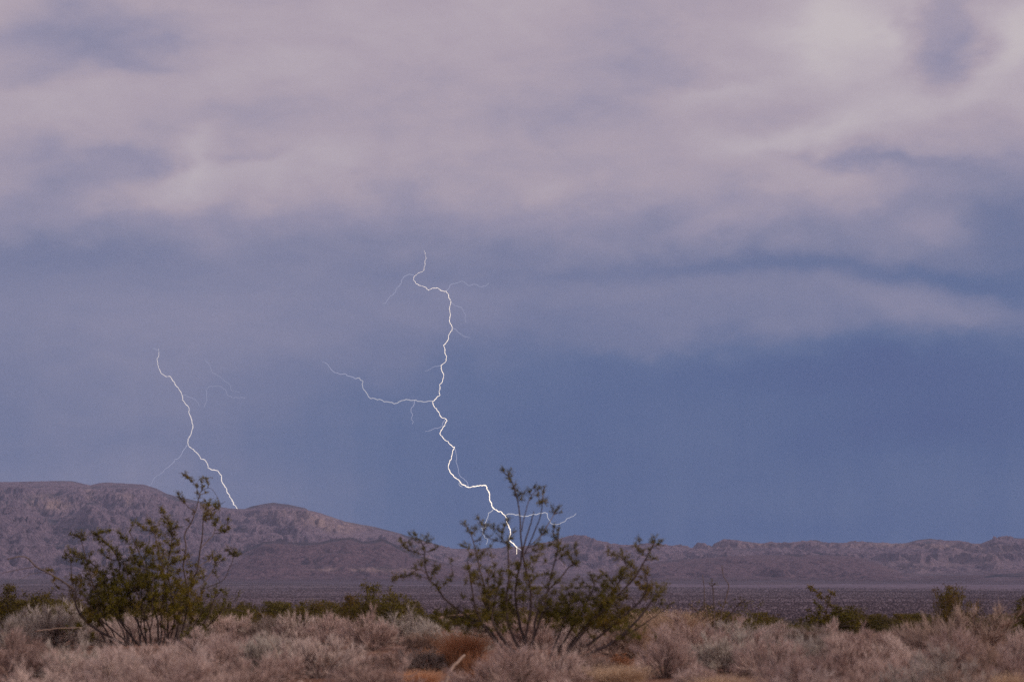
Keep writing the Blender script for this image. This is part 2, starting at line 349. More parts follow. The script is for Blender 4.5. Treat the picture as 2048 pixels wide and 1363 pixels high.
def fan_mask(t, pos):
    sy = t.n('ShaderNodeSeparateXYZ', {0: pos})
    st = t.n('ShaderNodeMapping', {'Vector': pos, 'Scale': (.0008, .004, 0)}).outputs[0]
    yy = t.math('MULTIPLY_ADD', t.math('SUBTRACT', t.noise(st, 1.0, 6, .65), .5), 1500.0, t.math('MULTIPLY_ADD', sy.outputs[0], 1.42, sy.outputs[1]))
    return t.maprange(yy, 3750, 4450)
def speckle(t, pos):
    sp1 = t.noise(pos, .045, 7, .8); sp2 = t.noise(pos, .16, 5, .8)
    return sp1, sp2, t.math('MULTIPLY_ADD', sp2, .5, t.math('MULTIPLY', sp1, .5))
def earth_col(t, pos):
    sp1, sp2, speck = speckle(t, pos)
    m = t.n('ShaderNodeMapping', {'Vector': pos, 'Scale': (.0028, .009, .02)}).outputs[0]
    f = t.math('MULTIPLY_ADD', t.math('SUBTRACT', t.noise(m, 1.0, 6, .62), .5), .20, speck)
    return t.ramp(f, [(.39, (.085, .063, .088)), (.48, (.195, .144, .195)), (.57, (.38, .288, .345))]), sp1, sp2, speck
def plain_col(t, pos):
    st = t.n('ShaderNodeMapping', {'Vector': pos, 'Scale': (.0022, .011, .01)}).outputs[0]
    return t.ramp(t.math('MULTIPLY_ADD', t.noise(st, 1.0, 6, .62), .65, t.math('MULTIPLY', t.noise(pos, .22, 6, .8), .4)), [(.38, (.055, .040, .052)), (.50, (.14, .103, .122)), (.58, (.185, .14, .163)), (.66, (.24, .187, .205))])
def soil(t):
    pos = obj_co(t)
    n = t.noise(pos, .9, 7, .62); nf = t.noise(pos, 30, 5, .7)
    c = t.ramp(t.math('MULTIPLY_ADD', nf, .35, t.math('MULTIPLY', n, .75)), [(.3, (.10, .046, .028)), (.52, (.185, .092, .058)), (.72, (.31, .19, .135))])
    sy = t.n('ShaderNodeSeparateXYZ', {0: pos}); y = sy.outputs[1]
    # far flat: mauve gravel and scrub; long low bands lie across it
    far = plain_col(t, pos)
    far = t.mix(fan_mask(t, pos), far, t.mix(.45, earth_col(t, pos)[0], (.05, .036, .048)))
    c = t.mix(t.maprange(y, 70, 260), c, far)
    near = t.maprange(y, 200, 60)
    b = t.n('ShaderNodeBump', {'Height': t.noise(pos, 14, 6, .7), 'Strength': .6, 'Distance': .03})
    return c, b.outputs[0]
M_SOIL = mat('desert_soil', soil)
def hills(t):
    pos = obj_co(t); geo = t.n('ShaderNodeNewGeometry')
    red = t.n('ShaderNodeAttribute', attribute_name='red').outputs['Fac']
    rock_shade = t.n('ShaderNodeAttribute', attribute_name='rock_shade').outputs['Fac']  # rock cover plus gully shade painted into the colour
    scr = t.n('ShaderNodeAttribute', attribute_name='scree').outputs['Fac']
    m = t.n('ShaderNodeMapping', {'Vector': pos, 'Scale': (.006, .006, .05)}).outputs[0]
    bands = t.math('MULTIPLY_ADD', t.math('SUBTRACT', t.noise(pos, .0035, 4, .6), .5), .2, t.noise(m, 1.0, 7, .72))
    earth, sp1, sp2, speck = earth_col(t, pos)
    slope = t.math('SUBTRACT', 1.0, t.n('ShaderNodeSeparateXYZ', {0: geo.outputs['Normal']}).outputs[2])
    earth = t.mix(red, earth, t.ramp(speck, [(.41, (.040, .021, .034)), (.48, (.12, .065, .086)), (.55, (.23, .14, .16))]))
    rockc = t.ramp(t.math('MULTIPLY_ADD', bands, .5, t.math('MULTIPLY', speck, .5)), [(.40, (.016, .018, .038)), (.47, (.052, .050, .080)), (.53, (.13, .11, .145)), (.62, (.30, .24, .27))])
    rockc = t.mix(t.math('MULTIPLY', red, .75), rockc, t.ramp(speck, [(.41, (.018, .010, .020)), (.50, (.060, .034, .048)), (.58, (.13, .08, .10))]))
    f = t.maprange(t.math('MULTIPLY_ADD', t.math('SUBTRACT', bands, .5), 1.3, rock_shade), .30, .78)
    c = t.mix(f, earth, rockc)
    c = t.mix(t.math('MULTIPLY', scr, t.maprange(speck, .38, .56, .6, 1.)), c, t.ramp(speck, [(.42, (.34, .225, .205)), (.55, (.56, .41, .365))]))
    hill = t.n('ShaderNodeAttribute', attribute_name='hill').outputs['Fac']
    c = t.mix(t.math('MAXIMUM', fan_mask(t, pos), hill), plain_col(t, pos), t.mix(t.math('MULTIPLY_ADD', hill, -.45, .45), c, (.05, .036, .048)))
    b = t.n('ShaderNodeBump', {'Height': t.math('MULTIPLY_ADD', sp2, .4, sp1), 'Strength': 1.0, 'Distance': 14.0})
    return c, b.outputs[0]
M_HILL = mat('mountain_rock', hills)

# ------------------------------------------------------------------ ground sheet and mountains
ys = np.concatenate([np.linspace(-60, 8, 18), np.linspace(9, 60, 330), np.geomspace(60.3, 4700, 600)])
s = np.linspace(-1, 1, 601); s = np.sign(s) * (np.abs(s) * .30 + .70 * np.abs(s) ** 5)
wy = np.maximum(ys, 0) * 1.3 + 25
X = s[None] * wy[:, None]; Y = np.repeat(ys[:, None], len(s), 1)
g = link('ground', grid_mesh('ground', X, Y, plain_z(X, Y)), M_SOIL); g['kind'] = 'structure'
ys = np.concatenate([np.linspace(4700, 7200, 230), np.linspace(7208, 9900, 330), np.linspace(9930, 14000, 50)])
xi = np.linspace(-1, 1, 1001) * .30; xo = np.geomspace(.303, 1.35, 90)
s = np.concatenate([-xo[::-1], xi, xo])
X = s[None] * ys[:, None]; Y = np.repeat(ys[:, None], len(s), 1)
Z, red, rock_shade = terrain(X.ravel(), Y.ravel(), True); Z = Z.reshape(X.shape)
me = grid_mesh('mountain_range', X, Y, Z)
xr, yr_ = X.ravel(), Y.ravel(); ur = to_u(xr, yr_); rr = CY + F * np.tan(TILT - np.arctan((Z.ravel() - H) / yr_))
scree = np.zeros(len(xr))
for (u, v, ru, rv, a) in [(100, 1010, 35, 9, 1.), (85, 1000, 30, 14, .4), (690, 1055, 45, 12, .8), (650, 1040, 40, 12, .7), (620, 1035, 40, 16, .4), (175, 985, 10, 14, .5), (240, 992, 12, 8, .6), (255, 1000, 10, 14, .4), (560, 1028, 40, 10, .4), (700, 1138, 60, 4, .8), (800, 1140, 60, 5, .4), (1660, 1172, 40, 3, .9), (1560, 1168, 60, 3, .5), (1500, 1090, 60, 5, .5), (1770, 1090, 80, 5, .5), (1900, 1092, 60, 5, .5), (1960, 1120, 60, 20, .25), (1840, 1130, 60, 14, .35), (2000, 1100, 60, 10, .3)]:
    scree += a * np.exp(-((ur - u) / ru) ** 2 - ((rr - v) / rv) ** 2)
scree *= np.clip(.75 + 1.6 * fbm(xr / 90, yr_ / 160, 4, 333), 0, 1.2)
for nm, arr in (('hill', np.clip((Z.ravel() - plain_z(xr, yr_)) / 8, 0, 1)), ('red', red), ('rock_shade', rock_shade), ('scree', np.clip(scree, 0, 1))):
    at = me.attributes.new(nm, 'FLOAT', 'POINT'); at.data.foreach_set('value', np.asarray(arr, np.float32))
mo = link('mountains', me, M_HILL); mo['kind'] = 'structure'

# ------------------------------------------------------------------ lightning
def glow(name, col, strength):
    m = bpy.data.materials.new(name); m.use_nodes = True; t = NT(m.node_tree)
    e = t.n('ShaderNodeEmission', {'Color': (*col, 1), 'Strength': strength})
    t.t.links.new(e.outputs[0], t.n('ShaderNodeOutputMaterial').inputs[0]); m.cycles.emission_sampling = 'NONE'
    return m
M_BOLT = glow('lightning_core', (1, .84, .68), 2.0)
M_BOLT2 = glow('lightning_core_dim', (1, .88, .80), 1.15)
M_BRANCH = glow('lightning_branch', (.84, .82, .90), .68)
M_FAINT = glow('lightning_faint', (.62, .64, .88), .64)
def jag(pts, rng, lv=2, amt=.16):
    pts = [np.array(p, float) for p in pts]
    for k in range(lv):
        out = [pts[0]]
        for a, b in zip(pts[:-1], pts[1:]):
            d = b - a; n = np.array((-d[1], d[0])); out += [(a + b) / 2 + n * rng.uniform(-amt, amt), b]
        pts = out
    return np.array(pts)
def bolt(label, Y0, main, branches, widths, seed, core=None):
    rng = np.random.default_rng(seed)
    depth = {}
    m = jag(main, rng); n = len(m)
    dy = np.cumsum(rng.normal(0, 4, n)); dy -= dy[-1]
    W3 = np.array([P(p[0], p[1], Y0 + q) for p, q in zip(m, dy)])
    root = link('lightning_bolt', None, loc=W3[-1]); tag(root, label, 'lightning bolt', 'lightning bolts over the hills')
    o0 = W3[-1]
    rw = np.interp(np.linspace(0, 1, n), *widths) * Y0 / F / 2 * .40
    g_ = Geo(); g_.tube(W3 - o0, rw * rng.uniform(.65, 1.35, n), 6)
    link('channel', g_.mesh('channel'), core or M_BOLT, root)
    for (pts, w0, w1, mt) in branches:
        b = jag(pts, rng); nb = len(b)
        j = int(np.argmin(np.linalg.norm(m - b[0], axis=1)))
        dd = dy[j] + np.cumsum(rng.normal(0, 5, nb))
        B3 = np.array([P(p[0], p[1], Y0 + q) for p, q in zip(b, dd)]) - o0
        g_ = Geo(); g_.tube(B3, np.linspace(w0, w1, nb) * Y0 / F / 2, 5)
        link('branch', g_.mesh('branch'), mt, root)
    return root
MB, MF = M_BRANCH, M_FAINT
# where the right bolt meets the slope
yy = np.linspace(5600, 9800, 2000); xx = (1033 - CX) / F * yy
zz = terrain(xx, yy); hit = np.nonzero(zz >= ray_z(1106, yy))[0]
YB = float(yy[hit[0]]) - 6 if len(hit) else 9000.0
bolt('bright tall lightning bolt with long side branches striking behind the middle creosote bush', YB,
 [(848, 500), (851, 512), (852, 517), (850, 527), (848, 540), (838, 545), (828, 553), (827, 560), (832, 567), (845, 572), (857, 580), (868, 576), (876, 576), (882, 581), (892, 582), (897, 588), (901, 600), (900, 612), (901, 630), (900, 645), (905, 655), (900, 665), (897, 677), (887, 690), (890, 700), (893, 712), (892, 722), (882, 731), (884, 742), (887, 755), (885, 762), (879, 770), (878, 782), (880, 790), (872, 797), (865, 802), (868, 812), (877, 823), (883, 834), (890, 836), (894, 841), (890, 850), (882, 860), (880, 867), (884, 872), (888, 878), (896, 882), (900, 888), (905, 893), (909, 893), (906, 900), (904, 910), (900, 920), (897, 936), (900, 943), (905, 948), (908, 953), (916, 958), (920, 962), (924, 968), (933, 973), (938, 974), (945, 972), (955, 971), (962, 970), (968, 969), (973, 972), (976, 980), (979, 992), (983, 1005), (984, 1012), (990, 1018), (1002, 1022), (1010, 1030), (1014, 1036), (1013, 1043), (1018, 1054), (1021, 1062), (1020, 1070), (1018, 1076), (1022, 1083), (1030, 1090), (1034, 1095), (1033, 1107)],
 [([(865, 802), (850, 803), (838, 802), (825, 800), (812, 798), (800, 802), (788, 807), (780, 804), (768, 803), (755, 799), (742, 797), (735, 788), (727, 778), (724, 768), (726, 762), (718, 755), (712, 757)], 1.7, 1.2, MB),
  ([(712, 757), (700, 752), (690, 747), (675, 745), (662, 738), (655, 728), (645, 723)], 1.5, .8, MF),
  ([(830, 801), (827, 812), (822, 818), (825, 828), (822, 838), (827, 843), (825, 848)], 1.3, .7, MF),
  ([(890, 838), (886, 852), (875, 856), (862, 860), (850, 862)], 1.5, .7, MF),
  ([(827, 549), (812, 551), (803, 560), (797, 573), (790, 585), (780, 592), (772, 605), (765, 607)], 1.1, .7, MF),
  ([(893, 583), (900, 570), (912, 566), (925, 562), (940, 571), (955, 570), (972, 572), (978, 566)], 1.0, .7, MF),
  ([(901, 600), (915, 612), (925, 617), (931, 630), (932, 645)], .9, .5, MF),
  ([(905, 655), (913, 660), (922, 668), (930, 673), (940, 675)], 1.0, .6, MF),
  ([(883, 731), (870, 732), (860, 738), (850, 742)], .9, .5, MF),
  ([(909, 896), (913, 915), (913, 925), (917, 940), (925, 955), (935, 965), (937, 972), (930, 974)], 1.2, .9, MF),
  ([(921, 962), (918, 968), (925, 973)], 1.3, 1., MB),
  ([(986, 1018), (977, 1025), (975, 1035), (970, 1045), (972, 1052), (963, 1055), (965, 1065), (970, 1075), (976, 1078), (972, 1088)], 1.5, .8, MB),
  ([(1011, 1030), (1025, 1027), (1037, 1028), (1045, 1032), (1057, 1031), (1067, 1027), (1078, 1026), (1090, 1024), (1095, 1026), (1097, 1037), (1101, 1045), (1107, 1048), (1120, 1047), (1130, 1042), (1137, 1035), (1146, 1032), (1152, 1026)], 2.1, .9, MB),
  ([(1034, 1092), (1042, 1099), (1050, 1105), (1058, 1104), (1062, 1106)], 1.7, .9, MB)],
 ([0, .04, .12, .4, .6, .75, .97, 1], [.5, 1.0, 1.7, 2.3, 2.8, 4.3, 4.3, 3.0]), 3)
bolt('shorter lightning bolt with few branches ending on the skyline above the left creosote bush', 10150,
 [(317, 697), (318, 710), (315, 722), (316, 730), (320, 740), (325, 748), (332, 753), (340, 752), (345, 760), (350, 768), (358, 778), (364, 790), (365, 800), (371, 808), (378, 815), (380, 830), (384, 843), (386, 855), (382, 868), (376, 878), (376, 888), (382, 895), (390, 902), (398, 910), (402, 917), (412, 922), (416, 935), (425, 939), (436, 941), (443, 950), (443, 960), (450, 973), (455, 985), (461, 995), (467, 1008), (474, 1016), (480, 1030), (484, 1045)],
 [([(374, 889), (367, 900), (362, 910), (350, 918), (340, 930)], 1.3, 1.0, MF), ([(340, 930), (328, 940), (315, 950), (305, 962), (297, 972)], .9, .5, MF),
  ([(317, 700), (310, 697), (305, 697)], .9, .5, MF), ([(365, 790), (378, 793), (390, 797), (396, 805), (399, 812)], .7, .5, MF),
  ([(408, 814), (414, 800), (412, 780), (418, 773), (432, 771), (445, 775), (455, 790), (465, 796), (490, 796)], .7, .5, MF),
  ([(410, 720), (425, 745), (445, 757), (460, 770), (465, 782), (480, 784)], .6, .4, MF)],
 ([0, .05, .15, .6, 1], [1.0, 1.9, 2.5, 3.2, 4.6]), 8, M_BOLT2)

# ------------------------------------------------------------------ plants: shared generators
def bez(a, b, c, n):
    t = np.linspace(0, 1, n)[:, None]
    return (1 - t) ** 2 * a + 2 * t * (1 - t) * b + t * t * c
def catmull(P_, k=4):
    P_ = np.asarray(P_, float); Q = np.vstack([2 * P_[0] - P_[1], P_, 2 * P_[-1] - P_[-2]]); out = []
    for i in range(1, len(Q) - 2):
        for t in np.linspace(0, 1, k, endpoint=False):
            out.append(.5 * ((2 * Q[i]) + (-Q[i - 1] + Q[i + 1]) * t + (2 * Q[i - 1] - 5 * Q[i] + 4 * Q[i + 1] - Q[i + 2]) * t * t + (-Q[i - 1] + 3 * Q[i] - 3 * Q[i + 1] + Q[i + 2]) * t ** 3))
    out.append(Q[-2]); return np.array(out)

def unit(d): return d / np.maximum(np.linalg.norm(d, axis=-1, keepdims=True), 1e-9)
def mound_meshes(seed, n1=46, n2=8, n3=17, spread=1.0, leafy=1600):
    """a low dry shrub of unit radius and unit height: wood, and a haze of fine twigs"""
    rng = np.random.default_rng(seed)
    az_ = rng.uniform(0, 6.283, n1); e = np.arccos(rng.uniform(.05, 1, n1) ** .8)
    Lg = rng.uniform(.72, 1.0, n1) * (1 + .18 * np.sin(az_ * 2 + seed) + .1 * np.sin(az_ * 5 + seed * 2))
    d0 = np.stack([np.cos(az_) * np.sin(e), np.sin(az_) * np.sin(e), np.cos(e)], 1)
    o = np.stack([np.cos(az_), np.sin(az_), np.zeros(n1)], 1) * rng.uniform(0, .16, (n1, 1))
    tip = o + d0 * Lg[:, None] * np.array([1, 1, .95]); mid = o + (tip - o) * .5 + np.array([0, 0, .06]) + rng.normal(0, .05, (n1, 3))
    tip[:, 2] = np.maximum(tip[:, 2], .05); mid[:, 2] = np.maximum(mid[:, 2], .03)
    def on(o, m, t, s): s = s[:, None]; return (1 - s) ** 2 * o + 2 * s * (1 - s) * m + s * s * t
    wd = Geo(); K = 4
    for k in range(K):
        a, b = k / K, (k + 1) / K
        wd.prisms(on(o, mid, tip, np.full(n1, a)), on(o, mid, tip, np.full(n1, b)), .013 * (1 - a * .75), .013 * (1 - b * .75))
    i2 = np.repeat(np.arange(n1), n2); s2 = rng.uniform(.2, .95, len(i2)) ** .8
    A = on(o[i2], mid[i2], tip[i2], s2); D = unit(d0[i2] + rng.normal(0, .45, (len(i2), 3)) + np.array([0, 0, .25]))
    L2 = (.18 + .42 * (1 - s2)) * rng.uniform(.6, 1.1, len(i2)) ; B = A + D * L2[:, None]; B[:, 2] = np.maximum(B[:, 2], .03)
    M_ = (A + B) / 2 + rng.normal(0, .03, A.shape)
    wd.prisms(A, M_, .006, .0048); wd.prisms(M_, B, .0048, .0034)
    i3 = np.repeat(np.arange(len(i2)), n3); s3 = rng.uniform(.1, 1, len(i3))
    A3 = on(A[i3], M_[i3], B[i3], s3); D3 = unit(D[i3] + rng.normal(0, .42, A3.shape) + np.array([0, 0, .35]))
    L3 = rng.uniform(.09, .27, len(i3)); B3 = A3 + D3 * L3[:, None]; B3[:, 2] = np.maximum(B3[:, 2], .0)
    tw = Geo(); M3 = (A3 + B3) / 2 + rng.normal(0, .010, A3.shape)
    h = len(i3) // 2
    tw.prisms(A3[:h], M3[:h], .0034, .0028); tw.spikes(M3[:h], B3[:h], .0028); tw.spikes(A3[h:], B3[h:], .0034)
    k = rng.integers(0, len(i3), leafy); t = rng.uniform(.4, 1, (leafy, 1))
    tw.leaves(A3[k] * (1 - t) + B3[k] * t, .026, .011, rng)
    return wd.mesh('wood'), tw.mesh('twigs')
def grass_meshes(seed, n=2600):
    rng = np.random.default_rng(seed)
    az_ = rng.uniform(0, 6.283, n); r0 = rng.uniform(0, .5, n) ** .7 * .6
    A = np.stack([np.cos(az_) * r0, np.sin(az_) * r0, np.zeros(n)], 1)
    lean = rng.normal(0, .28, (n, 2)) + A[:, :2] * .8; L_ = rng.uniform(.45, 1.05, n)
    M_ = A + np.concatenate([lean * .35, np.ones((n, 1)) * .55], 1) * L_[:, None]; B = A + np.concatenate([lean * 1.15, np.ones((n, 1)) * rng.uniform(.8, 1, (n, 1))], 1) * L_[:, None]
    tw = Geo(); tw.prisms(A, M_, .0042, .0034); tw.spikes(M_, B, .0034)
    tw.leaves(B - (B - M_) * rng.uniform(0, .5, (n, 1)), .045, .014, rng, 1.5)
    wd = Geo(); j = rng.integers(0, n, 60); wd.prisms(A[j] * .5, M_[j] * .8, .012, .006)
    return wd.mesh('wood'), tw.mesh('stalks')
MOUNDS = [mound_meshes(100 + i, n1=[46, 40, 52, 44, 38, 48, 42][i]) for i in range(7)]
GRASS = [grass_meshes(300 + i) for i in range(3)]
def variants(pairs, m):
    """the same shapes carrying another twig colour"""
    out = []
    for a, b in pairs:
        b2 = b.copy(); b2.materials.clear(); b2.materials.append(m)
        if not a.materials: a.materials.append(M_SHRUBSTEM)
        out.append((a, b2))
    return out
KIND = {'pale': (variants(MOUNDS, M_TWIG), 'dry_shrub', 'shrub', 'twigs'), 'grey': (variants(MOUNDS, M_TWIGGREY), 'dry_shrub', 'shrub', 'twigs'),
        'brown': (variants(MOUNDS, M_TWIGBROWN), 'dry_shrub', 'shrub', 'twigs'), 'straw': (variants(GRASS, M_STRAW), 'dry_grass_clump', 'dry grass', 'stalks'),
        'orange': (variants(MOUNDS, M_ORANGE), 'rust_bush', 'shrub', 'twigs')}
KIND['rust'] = (variants(GRASS, M_ORANGE), 'rust_bush', 'shrub', 'stalks')
rp = random.Random(4)
def dist_for(row): return H * F / (row - HOR)
_cnt = [0]
def shrub(kind, u, row, wpx, hpx, label, group=None, var=None, dy=0):
    """a shrub whose foot is seen at (u, row), wpx wide and hpx high in photograph pixels"""
    meshes, nm, cat, tn = KIND[kind]
    y = dist_for(row) + dy; x = P(u, row, y)[0]
    a, b = meshes[(_cnt[0] if var is None else var) % len(meshes)]; _cnt[0] += 1
    k = y / F
    root = link(nm, None, loc=(x, y, ground_z(x, y) - .01)); root.rotation_euler = (0, 0, rp.uniform(0, 6.28))
    root.scale = (wpx * k / 2, wpx * k / 2 * rp.uniform(.85, 1.1), hpx * k)
    tag(root, label, cat, group)
    link('branches', a, None, root)
    o = link(tn, b, None, root); o['kind'] = 'stuff'
    return root
GB = 'pale dry shrubs of the far row'; GM = 'pale dry shrubs of the middle ground'; GF = 'dry shrubs along the bottom edge'
for a in [
 ('grey', 108, 1283, 240, 88, 'large grey-tan dry shrub left of the left creosote bush', GB, 2),
 ('grey', 15, 1288, 130, 72, 'greyish dry shrub cut by the left picture edge, behind the front row', GB),
 ('pale', 452, 1268, 130, 58, 'pale frosted dry shrub just right of the left creosote bush', GB),
 ('grey', 535, 1268, 130, 52, 'low grey-tan shrub second right of the left creosote bush', GB),
 ('pale', 600, 1272, 120, 62, 'pinkish dry shrub with dark hollow centre, below the green band', GB),
 ('pale', 655, 1276, 110, 64, 'pinkish rounded dry shrub left of the small green creosote', GB),
 ('pale', 738, 1290, 150, 72, 'rosy dry shrub over a dark hollow and bare red soil', GB, 0),
 ('grey', 808, 1274, 130, 62, 'whitish dry shrub in front of the small green creosote', GB),
 ('grey', 868, 1288, 110, 60, 'whitish grey shrub between green creosote and rust coloured bush', GB),
 ('brown', 840, 1300, 100, 46, 'small brown shrub with dark gap left of the rust coloured bush', GB),
 ('pale', 985, 1284, 110, 52, 'pale shrub seen through the left stems of the middle creosote bush', GB),
 ('pale', 1085, 1288, 130, 62, 'pale shrub seen through the stems right of the central trunk', GB),
 ('pale', 1160, 1296, 130, 62, 'pale shrub under the low green mass of the middle creosote bush', GB),
 ('brown', 1235, 1300, 120, 55, 'brown shrub behind the long right-leaning stems', GB),
 ('straw', 1345, 1290, 190, 90, 'tall straw-yellow grass tuft right of the middle creosote bush', None),
 ('straw', 1270, 1300, 120, 78, 'straw grass tuft at the tips of the right-leaning stems', None),
 ('pale', 1400, 1325, 240, 98, 'large pale dry shrub right of the straw grass tuft', GB, 1),
 ('grey', 1480, 1298, 160, 66, 'greyish frosted shrub just below the green band, right of the large pale one', GB),
 ('pale', 1555, 1296, 150, 60, 'pale pink shrub below the green band, left of the tall thin creosote', GB),
 ('grey', 1628, 1300, 130, 62, 'grey shrub with dark heart under the tall thin creosote', GB),
 ('pale', 1668, 1296, 90, 62, 'tan shrub with yellow tips at the foot of the tall thin creosote', GB),
 ('pale', 1732, 1300, 130, 58, 'pale pink shrub right of the tall thin creosote', GB),
 ('brown', 1800, 1290, 130, 50, 'low brown scrub between green band and pale shrubs on the right', GB),
 ('brown', 1852, 1300, 110, 70, 'brown open shrub against the left side of the big right mound', GB),
 ('brown', 1935, 1308, 250, 104, 'big rounded brownish pink mound shrub on the right', GB, 4),
 ('pale', 1905, 1330, 150, 75, 'pink rounded shrub in front of the big right mound', GM),
 ('pale', 2040, 1335, 110, 82, 'pale shrub cut by the right picture edge', GB),
 ('pale', 30, 1350, 190, 88, 'pale pink shrub at the left edge in front of the greyish one', GM),
 ('grey', 140, 1350, 170, 82, 'grey-green dry shrub low in the left foreground', GM),
 ('brown', 215, 1318, 110, 36, 'low flat brown shrub in front of the bare orange hollow', GM),
 ('pale', 265, 1362, 200, 86, 'wide rosy tan shrub in front of the left creosote stems', GM, 2),
 ('pale', 360, 1358, 190, 82, 'rosy tan shrub at the right foot of the left creosote', GM),
 ('pale', 440, 1345, 160, 84, 'pale tan shrub below the frosted one right of the left creosote', GM),
 ('grey', 525, 1340, 150, 82, 'grey-tan shrub with a white forked twig, left of the rounded mound', GM),
 ('pale', 640, 1344, 190, 84, 'well rounded pale mound shrub above a patch of bare orange soil', GM, 5),
 ('pale', 560, 1350, 110, 60, 'small tan shrub tucked between grey-tan shrub and rounded mound', GM),
 ('pale', 795, 1325, 110, 44, 'small mauve shrub left of the rust coloured bush', GM),
 ('grey', 855, 1335, 120, 46, 'low grey-brown scrub at the left foot of the rust coloured bush', GM),
 ('pale', 1010, 1385, 220, 104, 'rosy grey shrub in front of the middle creosote trunk', GM, 3),
 ('pale', 1110, 1370, 150, 86, 'pale tan shrub among the base of the right-leaning stems', GM),
 ('straw', 1240, 1376, 170, 62, 'pale straw clump right of the right-leaning stems near the bottom', None),
 ('pale', 1330, 1352, 150, 88, 'tan shrub between the leaning stems and the large pale shrub', GM),
 ('grey', 1455, 1340, 180, 78, 'grey-pink shrub with a dark hollow below it', GM),
 ('pale', 1540, 1348, 170, 88, 'pinkish shrub with white fanned twigs in the right middle ground', GM),
 ('grey', 1625, 1345, 170, 84, 'greyish shrub left of the bare forked stems in the right middle ground', GM),
 ('pale', 1700, 1355, 180, 92, 'rosy shrub with bare forked stems showing in front', GM),
 ('pale', 1785, 1348, 160, 80, 'tan pink shrub left of the rounded front shrub on the right', GM),
 ('grey', 1885, 1372, 190, 82, 'rounded grey-pink shrub in front of the pink one on the right', GM, 6),
 ('brown', 1975, 1352, 110, 66, 'brown shrub with dark gap near the right edge', GM),
 ('pale', 60, 1420, 230, 92, 'rosy shrub at the bottom left corner around the pale stone', GF),
 ('pale', 190, 1415, 200, 84, 'tan shrub at the bottom edge, second from the left corner', GF),
 ('pale', 315, 1425, 240, 104, 'wide tan shrub at the bottom edge below the left creosote', GF),
 ('pale', 470, 1410, 210, 76, 'brownish pink shrub at the bottom edge left of the bare orange soil', GF),
 ('pale', 745, 1405, 230, 96, 'large grey-pink shrub at the bottom edge left of the dead stick', GF, 1),
 ('pale', 862, 1412, 110, 40, 'small tan shrub at the bottom edge just left of the dead stick foot', GF),
 ('rust', 840, 1372, 120, 50, 'low rust-brown grass clump just left of the dead stick', None),
 ('pale', 990, 1425, 200, 70, 'pinkish shrub at the bottom edge right of the pale stone', GF),
 ('pale', 1105, 1425, 180, 76, 'tan shrub at the bottom edge under the leaning stem bases', GF),
 ('straw', 1300, 1415, 160, 66, 'straw clump at the bottom edge left of the bare red soil', None),
 ('straw', 1445, 1405, 160, 70, 'yellowish dry grass tuft at the bottom edge right of the bare red soil', None),
 ('pale', 1600, 1415, 210, 82, 'pinkish shrub at the bottom edge right of the red soil gap', GF),
 ('pale', 1720, 1420, 210, 84, 'tan shrub at the bottom edge below the bare forked stems', GF),
 ('grey', 1820, 1415, 190, 80, 'grey-tan shrub at the bottom edge left of the rounded front shrub', GF),
 ('brown', 1930, 1420, 180, 82, 'brown-pink shrub at the bottom edge below the rounded front shrub', GF),
 ('straw', 2020, 1400, 120, 80, 'straw tuft over red soil at the bottom right corner', None),
 ('pale', 200, 1282, 100, 52, 'pale shrub seen behind the leftmost stems of the left creosote bush', GB),
 ('pale', 262, 1274, 120, 60, 'pale shrub seen through the left stems of the left creosote bush', GB),
 ('pale', 325, 1270, 120, 64, 'pale shrub seen through the middle stems of the left creosote bush', GB),
 ('grey', 388, 1274, 100, 56, 'pale grey shrub at the right edge of the left creosote stems', GB),
 ('pale', 395, 1306, 130, 52, 'small tan shrub by the right foot of the left creosote bush', GM),
 ('pale', 480, 1310, 130, 56, 'pale tan shrub in the second row right of the left creosote bush', GM),
 ('grey', 555, 1302, 120, 48, 'low grey shrub between frosted row and the rounded mound', GM),
 ('brown', 700, 1322, 120, 40, 'low flat brown-grey scrub right of the rounded mound', GM),
 ('grey', 935, 1300, 100, 60, 'dull brown-grey shrub just behind the rust coloured bush', GM),
 ('pale', 225, 1392, 190, 100, 'tall rosy shrub in the left foreground before the bare orange hollow', GM),
 ('pale', 350, 1395, 200, 104, 'tall tan shrub in front of the left creosote base', GM),
 ('pale', 120, 1388, 180, 84, 'rosy grey shrub right of the bottom left stone', GM),
 ('pale', 500, 1378, 180, 78, 'pinkish tan shrub in front of the grey-tan one with the forked twig', GM),
 ('brown', 1180, 1350, 120, 56, 'reddish brown scrub behind the leaning stem bases', GM),
 ('pale', 1395, 1372, 110, 50, 'small tan shrub over the bare red soil', GM),
 ('pale', 1565, 1385, 170, 84, 'pink-tan shrub in front of the white fanned twigs', GM),
 ('pale', 1660, 1388, 170, 84, 'pinkish grey shrub left of the bare forked stems near the front', GM),
 ('pale', 1770, 1385, 180, 88, 'rosy tan shrub right of the bare forked stems near the front', GM),
 ('pale', 2010, 1368, 110, 66, 'pinkish shrub low at the right picture edge', GM),
 ('pale', 660, 1405, 130, 44, 'low tan shrub at the bottom edge beside the bare orange soil', GF),
 ('rust', 925, 1335, 150, 84, 'rust-orange fine-stemmed bush left of the middle creosote base', None, 2),
 ('orange', 962, 1358, 90, 64, 'smaller rust-orange bush right of the dead stick', None, 4),
 ('rust', 868, 1330, 110, 46, 'low dull orange growth left of the rust bush', None, 3),
 ('orange', 1235, 1330, 90, 28, 'low reddish growth behind the right-leaning stems', None, 1),
]:
    shrub(*a)

